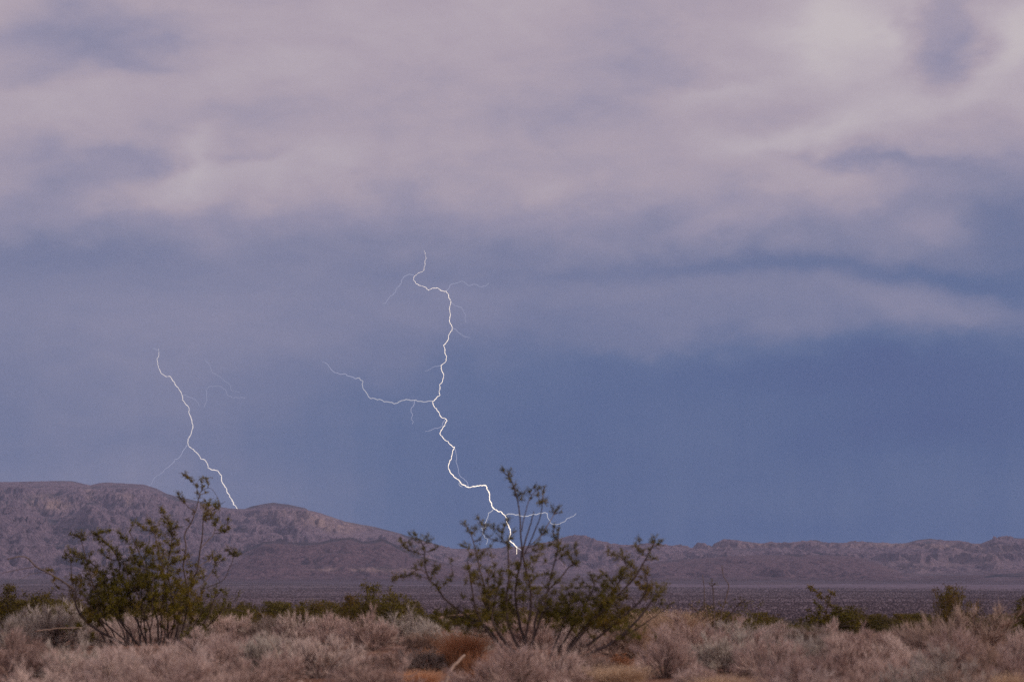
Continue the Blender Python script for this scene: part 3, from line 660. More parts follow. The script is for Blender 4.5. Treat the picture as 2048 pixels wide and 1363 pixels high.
# ------------------------------------------------------------------ creosote bushes that fill the green band
def creosote_meshes(seed, stems=14, clusters=150, leaf=.03, per=26, spread=.62, cl=.09):
    """unit height, spreading crown; the leaves sit in clumps at the ends"""
    rng = np.random.default_rng(seed); st, lf = Geo(), Geo()
    nodes = []
    for k in range(stems):
        a = rng.uniform(0, 6.283); e = rng.uniform(.05, 1.0); L_ = rng.uniform(.65, 1.05)
        d = np.array([math.cos(a) * math.sin(e), math.sin(a) * math.sin(e), math.cos(e)])
        A = np.array([math.cos(a), math.sin(a), 0]) * .04; C = A + d * L_ * np.array([spread / .62, spread / .62, 1]); C[2] = min(C[2], .98)
        B = (A + C) / 2 + np.array([d[0], d[1], 0]) * .06 + rng.normal(0, .03, 3)
        p = bez(A, B, C, 7); st.prisms(p[:-1], p[1:], np.linspace(.014, .005, 6), np.linspace(.012, .004, 6)); nodes.append(p[2:])
    N = np.concatenate(nodes)
    j = rng.integers(0, len(N), clusters); C = N[j] + rng.normal(0, .10, (clusters, 3)) + np.array([0, 0, .06]); C[:, 2] = np.clip(C[:, 2], .12, 1.05)
    st.prisms(N[j], C, .004, .002)
    i = np.repeat(np.arange(clusters), per)
    q = rng.normal(0, 1, (len(i), 3)) * cl * .5 * np.array([1, 1, .8]) + C[i]; q[:, 2] = np.maximum(q[:, 2], .03)
    st.spikes(C[i][::4], q[::4], .0022)
    lf.leaves(q, leaf, leaf * .5, rng, .8)
    return st.mesh('stems'), lf.mesh('leaves')
CRE = [creosote_meshes(500 + i, 14, 300, .045, 24) for i in range(5)]
for a_, b_ in CRE: a_.materials.append(M_STEM); b_.materials.append(M_LEAFFAR)
CRE_SPARSE = [creosote_meshes(520 + i, 9, 46, .035, 20, .5, .07) for i in range(3)]
for a_, b_ in CRE_SPARSE: a_.materials.append(M_STEM); b_.materials.append(M_LEAF)
CRE_BARE = [creosote_meshes(530 + i, 13, 110, .016, 4, .6, .05) for i in range(2)]
for a_, b_ in CRE_BARE: a_.materials.append(M_STEM); b_.materials.append(M_LEAF)
def creosote(u, y, wpx, toprow, label, group=None, src=CRE, var=None, name='creosote_bush'):
    x = P(u, HOR, y)[0]; z = ground_z(x, y); top = float(ray_z(toprow, y)); k = y / F
    a, b = src[(rp.randrange(len(src)) if var is None else var) % len(src)]
    root = link(name, None, loc=(x, y, z - .01)); root.rotation_euler = (0, 0, rp.uniform(0, 6.28))
    root.scale = (wpx * k / 1.5, wpx * k / 1.5, max(.2, top - z)); tag(root, label, 'shrub', group)
    link('stems', a, None, root); o = link('leaves', b, None, root); o['kind'] = 'stuff'
    return root
creosote(25, 52, 150, 1176, 'olive creosote at the left picture edge behind the greyish shrub')
creosote(85, 60, 110, 1192, 'low olive creosote second from the left picture edge')
creosote(750, 46, 120, 1173, 'bushy green creosote in the band left of the middle creosote bush', var=1)
creosote(788, 48, 80, 1193, 'small green creosote leaning out right of the bushy one')
creosote(705, 48, 90, 1196, 'green creosote joined to the left side of the bushy one')
creosote(822, 52, 90, 1207, 'low green creosote behind the whitish shrub')
creosote(445, 62, 60, 1178, 'small thin creosote just right of the left creosote bush', src=CRE_SPARSE)
creosote(560, 66, 110, 1206, 'low yellow-green creosote in the band behind the pinkish shrubs')
creosote(630, 62, 100, 1204, 'low green creosote with pale bare twigs in the band')
creosote(1690, 48, 120, 1216, 'low bushy creosote at the right foot of the tall thin one')
creosote(1412, 54, 110, 1214, 'dark green low creosote behind the straw grass tuft')
creosote(1500, 60, 120, 1196, 'thin grey-green creosote right of the wispy bare one', src=CRE_SPARSE, var=1)
creosote(1903, 44, 105, 1180, 'rounded green creosote standing behind the big right mound', var=3)
creosote(1955, 43, 70, 1184, 'bare dark branching shrub right of the rounded green one', src=CRE_BARE, var=1, name='bare_shrub')
creosote(1868, 46, 60, 1190, 'thin grey leafless shrub left of the rounded green one', src=CRE_BARE, var=0, name='bare_shrub')
creosote(2040, 40, 110, 1200, 'dense olive creosote at the right picture edge', var=2)
zones = [(-260, 130, 1203, 'low olive creosote in the band left of the left creosote bush'),
         (130, 430, 1203, 'low olive creosote in the band behind the left creosote bush'),
         (430, 680, 1207, 'low olive creosote in the band above the pinkish shrubs, right of the left creosote bush'),
         (680, 860, 1209, 'low olive creosote in the band around the bushy green one'),
         (860, 1090, 1218, 'low olive creosote in the band behind the left stems of the middle creosote bush'),
         (1090, 1330, 1221, 'low olive creosote in the band behind the right stems of the middle creosote bush'),
         (1330, 1600, 1229, 'low olive creosote in the band between straw tuft and tall thin creosote'),
         (1600, 1850, 1230, 'low olive creosote in the band right of the tall thin creosote'),
         (1850, 2000, 1230, 'low olive creosote in the band behind the big right mound'),
         (2000, 2300, 1230, 'low olive creosote in the band at the right picture edge')]
for (u0, u1, top, lb) in zones:
    for i in range(int((u1 - u0) / (8.5 if u0 > 1300 else 11))):
        u = rp.uniform(u0, u1); y = rp.choice([rp.uniform(56, 75), rp.uniform(70, 105), rp.uniform(95, 135)])
        tr = top + (rp.gauss(0, 1.6) if y > 75 else abs(rp.gauss(12, 7)) + 4)
        creosote(u, y, rp.uniform(60, 120) * 60 / y, tr, lb, lb.replace('low olive creosote', 'low creosote bushes'))

# ------------------------------------------------------------------ hand-placed creosote bushes
def authored(name, label, Y0, base_row, stems, clusters, seed, spread, cr=11.5, leaf=(.016, .0075), per=170, extra=()):
    rng = np.random.default_rng(seed); bz = P(stems[0][0][0][0], base_row, Y0)
    root = link(name, None, loc=(bz[0], Y0, ground_z(bz[0], Y0))); tag(root, label, 'shrub'); o0 = np.array(root.location)
    px = Y0 / F
    SG = []; LG = []; nodes = []   # node: (u, v, y, stem)
    for k, (pts, r0, r1) in enumerate(stems):
        q = catmull(np.array(pts, float), 4); n = len(q); tip = rng.uniform(-1, 1) * spread
        f = np.linspace(0, 1, n); yy_ = Y0 + rng.uniform(-.05, .05) + tip * f ** 1.3
        wob = np.stack([np.convolve(rng.normal(0, 1, n + 2), np.ones(3) / 3, 'valid'), np.zeros(n)], 1) * 1.0 * (f > 0)[:, None]
        q = q + wob
        W3 = np.array([P(a[0], a[1], b) for a, b in zip(q, yy_)]) - o0
        g_ = Geo(); g_.tube(W3, np.linspace(r0 * .78, r1, n) * px / 2, 6); SG.append(g_); LG.append(Geo())
        nodes += [(a[0], a[1], b, k) for a, b in zip(q[1:], yy_[1:])]
    N = np.array(nodes)
    cl = [tuple(c) + (1.,) * (3 - len(c)) for c in clusters]
    order = sorted(cl, key=lambda c: float(np.min(np.hypot(N[:, 0] - c[0], N[:, 1] - c[1]))))
    for (u, v, sc) in order:
        dx, dv = N[:, 0] - u, N[:, 1] - v
        cost = np.hypot(dx, dv) + np.where(dv < 2, 60 + 2 * np.abs(dv), 0) + np.abs(dx) * .6
        j = int(np.argmin(cost)); nu, nv, ny, k = N[j]; k = int(k)
        y = ny + rng.normal(0, .10)
        # the twig leaves along the stem, then turns to its tip
        L_ = math.hypot(nu - u, nv - v)
        m1 = np.array([nu + (u - nu) * .55 + rng.normal(0, .05) * L_, nv + (v - nv) * .38 + rng.normal(0, .04) * L_])
        A, B, C = P(nu, nv, ny), P(m1[0], m1[1], (ny + y) / 2), P(u, v, y)
        q = bez(A, B, C, 6) - o0; SG[k].tube(q, np.linspace(2.0, .9, 6) * px / 2 * (1 + .15 * (L_ > 40)), 4)
        nn = [(nu + (u - nu) * f, nv + (v - nv) * f, ny + (y - ny) * f, k) for f in (.5, .8, 1)]
        N = np.vstack([N, nn])
        # leafy clump: short twiglets fan from the tip, leaves crowd along them
        R_ = cr * sc * px; nt = 9
        dirs = unit((q[-1] - q[-3])[None] * .9 / max(1e-6, np.linalg.norm(q[-1] - q[-3])) + rng.normal(0, .75, (nt, 3)) + np.array([0, 0, .25]))
        st = q[-1] - unit((q[-1] - q[-3])[None])[0] * R_ * rng.uniform(0, .9, (nt, 1)); en = st + dirs * R_ * rng.uniform(.6, 1.35, (nt, 1))
        SG[k].spikes(st, en, .0016)
        m = int(per * sc * sc); i = rng.integers(0, nt, m); t = rng.uniform(.15, 1.05, (m, 1))
        LG[k].leaves(st[i] * (1 - t) + en[i] * t + rng.normal(0, R_ * .10, (m, 3)), leaf[0], leaf[1], rng, .5)
    for (u, v, ru, rv, n) in extra:         # deep leafy masses low in the bush
        for _ in range(int(n * 1.25)):
            a, b = u + rng.normal(0, ru), v + rng.normal(0, rv); y = Y0 + rng.normal(0, spread * .55)
            cost = np.hypot(N[:, 0] - a, N[:, 1] - b) + np.where(N[:, 1] - b < 2, 40, 0) + np.abs(N[:, 2] - y) * 12; j = int(np.argmin(cost)); nu, nv, ny, k = N[j]; k = int(k)
            q = np.array([P(nu, nv, ny), P(a, b, y)]) - o0; mid = (q[0] + q[1]) / 2 + rng.normal(0, .02, 3)
            SG[k].tube(np.array([q[0], mid, q[1]]), np.array([1.7, 1.2, .8]) * px / 2, 3)
            R_ = cr * px * rng.uniform(.7, 1.25); nt = 6; dirs = unit(rng.normal(0, 1, (nt, 3)) + np.array([0, 0, .9])); en = q[1] + dirs * R_ * rng.uniform(.6, 1.4, (nt, 1))
            SG[k].spikes(np.repeat(q[1:2], nt, 0), en, .0016)
            m = int(per * .75); i = rng.integers(0, nt, m); t = rng.uniform(.05, 1.05, (m, 1))
            LG[k].leaves(q[1] * (1 - t) + en[i] * t + rng.normal(0, R_ * .12, (m, 3)), leaf[0], leaf[1], rng, .5)
    for k in range(len(stems)):
        so = link('stem', SG[k].mesh('stem', True), M_STEM, root)
        if LG[k].n: lo = link('leaves', LG[k].mesh('leaves'), M_LEAF, so); lo['kind'] = 'stuff'
    return root

MID_STEMS = [
 ([(1051, 1312), (1050, 1290), (1044, 1262), (1036, 1232), (1032, 1207), (1031, 1183), (1033, 1158), (1038, 1140), (1042, 1120), (1044, 1098), (1042, 1078), (1041, 1041), (1037, 1015), (1033, 989), (1026, 968), (1016, 948)], 9, 2),
 ([(1055, 1312), (1052, 1270), (1060, 1225), (1062, 1180), (1052, 1140), (1046, 1110), (1051, 1080), (1059, 1055), (1064, 1038), (1068, 1022)], 8, 1.8),
 ([(1046, 1112), (1058, 1088), (1070, 1060), (1080, 1036), (1083, 1015), (1085, 1002)], 3.4, 1.6),
 ([(1044, 1062), (1050, 1028), (1056, 1005), (1064, 990), (1074, 980)], 3, 1.4),
 ([(1060, 1090), (1085, 1068), (1096, 1048), (1107, 1030), (1112, 1020)], 2.8, 1.3),
 ([(1058, 1315), (1066, 1280), (1070, 1245), (1078, 1215), (1093, 1186), (1111, 1164), (1129, 1146), (1139, 1132), (1152, 1125)], 8, 2),
 ([(1056, 1312), (1075, 1255), (1088, 1215), (1098, 1170), (1108, 1130), (1114, 1095), (1116, 1068)], 7, 1.8),
 ([(1048, 1312), (1030, 1280), (1016, 1240), (1012, 1200), (1018, 1160), (1017, 1120), (1015, 1090), (1020, 1070)], 8, 1.8),
 ([(1042, 1312), (1015, 1290), (992, 1255), (978, 1215), (968, 1170), (958, 1130), (948, 1090), (940, 1062)], 9, 1.8),
 ([(1035, 1315), (1000, 1290), (975, 1262), (955, 1225), (944, 1180), (938, 1145), (935, 1120)], 7, 1.6),
 ([(1025, 1315), (998, 1285), (975, 1255), (950, 1238), (925, 1224), (900, 1207), (884, 1190), (872, 1172), (861, 1160), (852, 1140), (849, 1120), (848, 1098), (842, 1082)], 8.5, 2),
 ([(853, 1146), (838, 1138), (818, 1148), (798, 1154)], 2.8, 1.5),
 ([(1098, 1352), (1140, 1326), (1185, 1303), (1225, 1284), (1258, 1256), (1285, 1228), (1305, 1200), (1315, 1182)], 12, 2.5),
 ([(1098, 1352), (1130, 1310), (1165, 1265), (1205, 1220), (1245, 1180), (1272, 1150), (1290, 1120), (1302, 1098), (1310, 1084)], 9, 1.8),
 ([(1096, 1352), (1122, 1315), (1150, 1275), (1185, 1235), (1215, 1195), (1240, 1160), (1252, 1130), (1240, 1112), (1222, 1104)], 8, 1.6),
 ([(1094, 1352), (1112, 1310), (1140, 1262), (1165, 1220), (1182, 1185), (1190, 1160)], 8, 1.8),
 ([(1092, 1352), (1100, 1315), (1118, 1270), (1130, 1235), (1142, 1205)], 7, 2),
 ([(1100, 1352), (1150, 1310), (1210, 1262), (1255, 1225), (1285, 1195), (1295, 1170), (1290, 1150)], 8, 1.8),
 ([(1225, 1284), (1270, 1258), (1310, 1232), (1345, 1205)], 5, 1.2),
 ([(1030, 1312), (1005, 1275), (985, 1240), (990, 1200), (1000, 1165), (1008, 1140)], 7, 1.6),
]
MID_CL = [(1005, 939), (1020, 941, .9), (1014, 950), (1022, 960), (1028, 970), (1033, 980), (1040, 988), (1043, 998, .8), (1030, 990, .8),
 (1068, 971, .9), (1080, 975, .9), (1086, 984, .8), (1076, 991, .9), (1055, 979, .9), (1050, 986, .7), (1062, 996, .7), (1088, 974, .6),
 (1085, 1000), (1080, 1005, .9), (1091, 1003, .8), (1103, 1015, .8), (1113, 1020, .8), (1120, 1013, .7), (1108, 1024, .6), (1122, 1024, .6),
 (1085, 1056), (1090, 1066), (1080, 1062, .8), (1108, 1052, .8), (1118, 1058), (1107, 1068), (1112, 1078), (1120, 1086, 1.1), (1112, 1092, 1.2), (1076, 1088, 1.2), (1086, 1096, 1.2), (1068, 1100, 1.1), (1078, 1110, 1.2), (1070, 1120), (1126, 1098, 1.2), (1136, 1104, 1.1), (1124, 1112, 1.2), (1110, 1106, 1.1), (1148, 1090), (1152, 1104), (1140, 1116), (1100, 1088), (1146, 1122, .9), (1158, 1124, .8), (1152, 1128, .7),
 (928, 1046, .9), (936, 1056), (950, 1056, 1.1), (945, 1066), (957, 1036, .8), (962, 1046, .9), (975, 1050), (986, 1054), (968, 1060, .8), (925, 1090, .9), (934, 1094), (955, 1100, 1.1), (965, 1104, 1.1), (960, 1114), (942, 1110), (995, 1058, .9), (1005, 1064), (1016, 1038, .9), (1010, 1050), (1002, 1074), (1024, 1076, .9), (1018, 1092, 1.1), (1012, 1084), (982, 1090, .7), (957, 1080, .8), (990, 1080, .7), (975, 1072, .7), (1030, 1062, .7),
 (938, 1136), (948, 1144), (958, 1152, 1.1), (946, 1162), (960, 1168, 1.2), (975, 1160), (988, 1150), (1000, 1168, 1.2), (966, 1182, 1.2), (980, 1190, 1.3), (992, 1204, 1.3), (972, 1206, 1.2), (1004, 1140), (1034, 1132), (1026, 1150, 1.1), (1052, 1150, 1.1), (1062, 1160, 1.1), (1078, 1150), (1090, 1146), (1008, 1194, 1.2), (960, 1132), (1054, 1128), (988, 1175, 1.1), (1018, 1172), (1042, 1168, 1.1), (1070, 1176), (1090, 1172), (1104, 1150), (990, 1130), (1046, 1190), (976, 1140),
 (822, 1072, 1.1), (830, 1068), (838, 1078, .9), (852, 1074), (858, 1080, 1.1), (806, 1086), (800, 1080, .8), (812, 1096), (818, 1086), (832, 1104), (845, 1096, .9), (872, 1094, .8), (866, 1100, .7), (843, 1128, 1.1), (852, 1122), (873, 1132, 1.2), (878, 1138), (866, 1142), (830, 1136), (834, 1150), (822, 1148), (810, 1150, 1.1), (800, 1152), (790, 1154, .9), (786, 1160, .8), (870, 1168, 1.1), (878, 1176), (892, 1166), (900, 1158, .9), (905, 1150, .7), (862, 1156, .8),
 (1216, 1100), (1223, 1108), (1234, 1116), (1246, 1104), (1252, 1112, 1.1), (1258, 1122, 1.1), (1262, 1132), (1270, 1090), (1278, 1080, .9), (1276, 1100), (1284, 1104), (1298, 1096), (1306, 1084, 1.1), (1310, 1074, .9), (1318, 1088), (1322, 1082, .8), (1310, 1117, .9), (1302, 1112, .7), (1290, 1138, 1.1), (1294, 1148, 1.1), (1284, 1154), (1244, 1146), (1250, 1154, 1.1), (1238, 1150), (1180, 1148), (1186, 1160, 1.1), (1200, 1152), (1214, 1150, 1.1), (1222, 1160, 1.1), (1234, 1168), (1192, 1180, 1.2), (1202, 1186, 1.2), (1190, 1196, 1.2), (1224, 1188, 1.2), (1226, 1204, 1.3), (1284, 1172, 1.1), (1296, 1180, 1.2), (1302, 1170), (1314, 1174, 1.1), (1324, 1182), (1318, 1192, 1.2), (1310, 1198, 1.1), (1278, 1166), (1322, 1204, .9), (1262, 1160), (1208, 1170), (1178, 1172), (1256, 1180, .8), (1175, 1195),
 (1345, 1205, .6), (1336, 1214, .6)]
authored('creosote_bush', 'tallest dark creosote bush in the middle with twisted stems and clumped olive leaves', dist_for(1338), 1338, MID_STEMS, MID_CL, 21, .55,
 extra=[(1165, 1218, 44, 22, 80), (1225, 1205, 20, 26, 40), (1110, 1215, 22, 20, 30), (1060, 1190, 50, 30, 30), (1240, 1160, 30, 25, 12), (990, 1205, 22, 18, 30), (960, 1250, 35, 12, 26), (1180, 1250, 40, 10, 30), (1250, 1262, 40, 14, 16), (1025, 1160, 50, 25, 30), (905, 1245, 30, 12, 16), (1300, 1180, 14, 14, 10)])
LEFT_STEMS = [
 ([(328, 1290), (338, 1245), (352, 1210), (364, 1188), (373, 1166), (367, 1131), (372, 1094), (369, 1068), (381, 1046), (392, 1020), (398, 995), (404, 975)], 8, 1.6),
 ([(332, 1290), (350, 1235), (368, 1195), (384, 1160), (396, 1136), (399, 1104), (405, 1070), (407, 1040), (416, 1022)], 8, 1.8),
 ([(401, 1096), (414, 1082), (424, 1072), (430, 1060)], 3, 1.4),
 ([(372, 1170), (385, 1150), (398, 1132), (414, 1122), (428, 1116)], 3.4, 1.4),
 ([(380, 1190), (405, 1168), (425, 1142), (430, 1125)], 3.5, 1.5),
 ([(400, 1180), (430, 1168), (448, 1158), (457, 1140), (464, 1124), (470, 1108)], 3, 1.2),
 ([(320, 1290), (325, 1240), (330, 1190), (328, 1150), (320, 1110), (312, 1075), (305, 1050)], 7, 1.5),
 ([(322, 1290), (335, 1235), (342, 1180), (335, 1140), (340, 1100), (345, 1065), (334, 1035)], 6, 1.5),
 ([(312, 1290), (312, 1240), (300, 1195), (292, 1150), (280, 1110), (268, 1080), (258, 1062)], 7, 1.5),
 ([(300, 1290), (285, 1240), (262, 1190), (240, 1150), (238, 1120), (222, 1095), (205, 1078), (192, 1066)], 7, 1.5),
 ([(292, 1290), (262, 1240), (235, 1205), (212, 1165), (192, 1135), (172, 1118), (150, 1102), (134, 1110)], 7, 1.5),
 ([(285, 1290), (255, 1255), (225, 1225), (200, 1190), (182, 1155), (172, 1120), (165, 1090), (160, 1072)], 6, 1.4),
 ([(280, 1290), (240, 1258), (205, 1230), (175, 1205), (150, 1182), (130, 1165), (98, 1146), (72, 1132), (55, 1115), (38, 1112), (15, 1118)], 10, 1.8),
 ([(72, 1132), (52, 1136), (28, 1140), (2, 1146)], 2.6, 1.1), ([(98, 1146), (70, 1145), (40, 1158)], 1.6, .8),
 ([(306, 1290), (300, 1250), (288, 1215), (272, 1180), (255, 1150), (248, 1125)], 6, 1.6),
 ([(330, 1290), (362, 1262), (392, 1235), (418, 1215), (440, 1222)], 5, 1.4),
 ([(396, 988), (415, 975), (430, 985), (438, 1002), (440, 1015)], 1.6, .8), ([(408, 1035), (430, 1015), (450, 1002)], 1.8, .8),
 ([(270, 1290), (235, 1272), (205, 1255), (180, 1245)], 6, 2),
]
LEFT_CL = [(371, 950), (376, 954, .9), (384, 962, .9), (394, 970, .8), (402, 960, .9), (411, 957, .8), (416, 964, .7), (406, 974, .7), (412, 984, .6), (394, 984, .7), (398, 994, .6),
 (356, 988, .9), (362, 996, .9), (367, 1002, .7), (412, 1002), (418, 1008), (429, 1009), (437, 1006, .9), (436, 1015, .9), (407, 1014, .9), (416, 1022, 1.1), (425, 1028), (410, 1034, 1.1), (418, 1038), (434, 1040), (430, 1048), (444, 1054), (452, 1060), (458, 1056, .8), (456, 1038, .8), (450, 1064, .8), (386, 1020, .6), (375, 1040, .6),
 (322, 1018, .9), (328, 1026), (330, 1036), (326, 1044), (338, 1044), (344, 1050, 1.1), (352, 1054), (336, 1058), (342, 1066), (266, 1046), (276, 1050), (286, 1054), (296, 1040), (303, 1044), (308, 1054, 1.1), (314, 1062), (322, 1068), (300, 1060), (350, 1072), (356, 1082, .8), (346, 1088), (334, 1080), (240, 1066), (246, 1076, 1.1), (254, 1080), (222, 1060, .9), (206, 1062), (197, 1066), (188, 1068, 1.1), (194, 1078, 1.1), (204, 1082, 1.1), (214, 1088, 1.1), (222, 1094, 1.1), (232, 1100), (238, 1110, 1.1), (242, 1118), (146, 1068, .9), (154, 1072), (164, 1070), (168, 1078, .8), (140, 1100), (148, 1106, 1.1), (158, 1112, 1.1), (168, 1116, 1.1), (132, 1110), (142, 1118), (176, 1126, 1.1), (180, 1136), (162, 1126), (272, 1086), (282, 1092, 1.1), (292, 1096, 1.1), (300, 1104), (306, 1092), (314, 1108), (322, 1118, 1.1), (334, 1124, 1.2), (346, 1126, 1.2), (354, 1122), (328, 1132), (262, 1098, .9), (292, 1114), (302, 1128, 1.1), (252, 1136), (262, 1142, 1.1), (206, 1148, 1.2), (198, 1158, 1.1), (212, 1160, 1.1), (146, 1158), (154, 1164), (286, 1168, 1.2), (300, 1164, 1.2), (312, 1156, 1.1), (294, 1150, 1.1), (220, 1130), (232, 1140), (190, 1150, .9), (180, 1108, .8), (340, 1105, .9), (320, 1090, .9), (215, 1115, .8), (202, 1100, .7), (278, 1130, .9), (270, 1115, .8), (355, 1145, .8), (326, 1150, 1.1), (244, 1160, 1.1), (270, 1160, 1.1),
 (424, 1108), (418, 1114, .9), (430, 1118, 1.1), (440, 1112), (446, 1120, .8), (454, 1098, .9), (460, 1104, 1.1), (470, 1106, 1.1), (478, 1108, .9), (440, 1222, .8), (432, 1130, .7), (366, 1100, .5)]
def widen(st, c, row, k):
    out = []
    for pts, a, b in st:
        out.append(([(c + (u - c) * (1 + (k - 1) * min(1, max(0, (v - 1185) / (row - 1185)))), v) if v > 1185 else (u, v) for u, v in pts], a * .75, b))
    return out
LEFT_STEMS = [(p if p[0][1] != 1290 else p, a, b) for p, a, b in widen(LEFT_STEMS, 306, 1290, 2.0)]
_r = random.Random(9)
for i in range(20):
    b0 = 214 + i * 9.2 + _r.uniform(-4, 4); tx = 300 + (b0 - 300) * 1.75 + _r.uniform(-22, 22); tv = _r.uniform(1150, 1215)
    LEFT_STEMS.append(([(b0, 1290), (b0 + (tx - b0) * .25 + _r.uniform(-4, 4), 1262), (b0 + (tx - b0) * .6 + _r.uniform(-4, 4), 1235), (tx, tv)], 4.2, 1.4))
authored('creosote_bush', 'broad many-stemmed creosote bush on the left with a long bare arm reaching left', dist_for(1288), 1288, LEFT_STEMS, LEFT_CL, 33, .95,
 leaf=(.024, .012), extra=[(290, 1180, 75, 26, 110), (258, 1195, 45, 24, 60), (370, 1200, 32, 24, 60), (250, 1135, 36, 18, 22), (330, 1120, 30, 22, 20), (210, 1192, 20, 18, 30), (175, 1235, 18, 22, 26), (300, 1215, 60, 12, 36), (390, 1240, 26, 14, 20), (180, 1160, 15, 15, 10), (395, 1275, 18, 8, 12), (300, 1160, 40, 18, 30)])

authored('creosote_bush', 'tall thin creosote with clumped leaves standing above the right band', 47, 1258,
 [([(1655, 1262), (1654, 1228), (1652, 1202), (1640, 1188), (1625, 1176)], 3, 1), ([(1650, 1260), (1636, 1230), (1620, 1221)], 2.5, 1), ([(1658, 1260), (1670, 1228), (1686, 1218)], 2.5, 1), ([(1655, 1215), (1660, 1196), (1664, 1186)], 2, .8)],
 [(1615, 1173, .8), (1622, 1176, .9), (1630, 1182, .9), (1638, 1187, .8), (1641, 1194), (1634, 1190, .7), (1662, 1184), (1668, 1188, .8), (1656, 1193, .9), (1630, 1206, .9), (1638, 1212, 1.1), (1657, 1202), (1662, 1210, 1.1), (1673, 1215), (1650, 1222), (1616, 1220, .8), (1684, 1221), (1640, 1226), (1668, 1226, 1.2), (1694, 1228), (1630, 1232), (1655, 1234, 1.2)], 71, .35, cr=8, leaf=(.045, .022), per=55,
 extra=[(1690, 1240, 18, 6, 22), (1640, 1242, 18, 6, 18)])
authored('creosote_bush', 'wispy nearly bare creosote with few leaves, right of the straw tuft', 46, 1260,
 [([(1430, 1264), (1428, 1225), (1427, 1190), (1424, 1165)], 4, 1.6), ([(1438, 1264), (1444, 1222), (1453, 1190), (1457, 1170), (1448, 1152), (1443, 1130)], 4, 1.5), ([(1420, 1264), (1412, 1220), (1409, 1185), (1405, 1148)], 3.6, 1.4), ([(1434, 1264), (1462, 1225), (1484, 1200)], 3.4, 1.4), ([(1425, 1264), (1398, 1225), (1380, 1208)], 3.4, 1.4)],
 [(1424, 1160, .8), (1430, 1167, .9), (1419, 1168, .8), (1427, 1175, .7), (1395, 1204, .8), (1408, 1206, .8), (1378, 1209, .7), (1384, 1216, .7), (1480, 1194, .8), (1490, 1200, .8), (1470, 1198, .7), (1452, 1203, .8), (1443, 1210, .9), (1462, 1212, .8), (1437, 1204, .7), (1498, 1204, .6), (1386, 1200, .5)], 72, .4, cr=8, leaf=(.034, .016), per=26)
# ------------------------------------------------------------------ dead wood and stones
def stick(label, y, pts, w, seed):
    rng = np.random.default_rng(seed); q = catmull(np.array(pts, float), 5); n = len(q)
    q[1:-1] += rng.normal(0, .5, (n - 2, 2)); W3 = np.array([P(a[0], a[1], y + i * .012) for i, a in enumerate(q)])
    root = link('dead_branch', None, loc=W3[0]); tag(root, label, 'branch')
    g_ = Geo(); g_.tube(W3 - W3[0], np.linspace(w[0], w[1], n) * y / F / 2 * rng.uniform(.85, 1.15, n), 8); link('limb', g_.mesh('limb', True), M_STEMPALE, root)
    return root
stick('pale broken dead stick leaning right in front of the rust bush', 21.2, [(890, 1372), (896, 1352), (902, 1338), (912, 1326), (921, 1317), (929, 1309)], (8, 5), 1)
stick('reddish dead branch lying level behind the rust bush', 36, [(878, 1236), (895, 1231), (915, 1229), (935, 1227), (948, 1225)], (4.5, 2), 2)
stick('thin dark dead branch lying across the grey-tan shrub on the left', 33, [(70, 1262), (100, 1257), (130, 1255), (165, 1254)], (2.2, 1.2), 3)
stick('forked bare twig curving in front of the rosy shrub on the right', 20, [(1668, 1362), (1662, 1345), (1650, 1330), (1640, 1322)], (3.5, 2), 5)
stick('bare pale twig standing in front of the right middle shrubs', 22, [(1765, 1330), (1757, 1305), (1752, 1285), (1745, 1270)], (3, 1.6), 6)
stick('white forked dead twig in the grey-tan shrub', 23, [(560, 1330), (553, 1305), (548, 1292), (540, 1280)], (4, 1.6), 7)
def stone(u, row, wpx, hpx, label, seed):
    rng = np.random.default_rng(seed); y = dist_for(row); x = P(u, row, y)[0]; k = y / F
    n, m = 18, 12; th, ph = np.meshgrid(np.linspace(0, 6.2831853, n, endpoint=False), np.linspace(.05, 3.09, m))
    d = np.stack([np.cos(th) * np.sin(ph), np.sin(th) * np.sin(ph), np.cos(ph)], -1)
    r = 1 + .22 * fbm(d[..., 0] * 1.7 + seed, d[..., 1] * 1.7 + d[..., 2] * 2, 4, seed)
    V = (d * r[..., None] * np.array([wpx * k / 2, wpx * k * .4, hpx * k])).reshape(-1, 3)
    i = np.arange(m - 1)[:, None] * n; j = np.arange(n)[None]; j2 = (j + 1) % n
    f = np.stack([i + j, i + n + j, i + n + j2, i + j2], -1).reshape(-1, 4)
    o = link('stone', mesh_np('stone', V, [f, np.array([[0, a, a + 1] for a in range(1, n - 1)]), np.array([[(m - 1) * n, (m - 1) * n + a + 1, (m - 1) * n + a] for a in range(1, n - 1)])], True), M_ROCK, loc=(x, y, ground_z(x, y)))
    tag(o, label, 'stone'); return o
stone(68, 1374, 34, 22, 'pale pink stone at the bottom edge in the left corner', 1)
stone(915, 1376, 40, 20, 'pale stone at the bottom edge below the dead stick', 2)
stone(722, 1296, 22, 10, 'small pale stone beside the bare red soil under the rosy shrub', 3)
stone(600, 1352, 14, 6, 'small pinkish stone on the bare orange soil', 4)

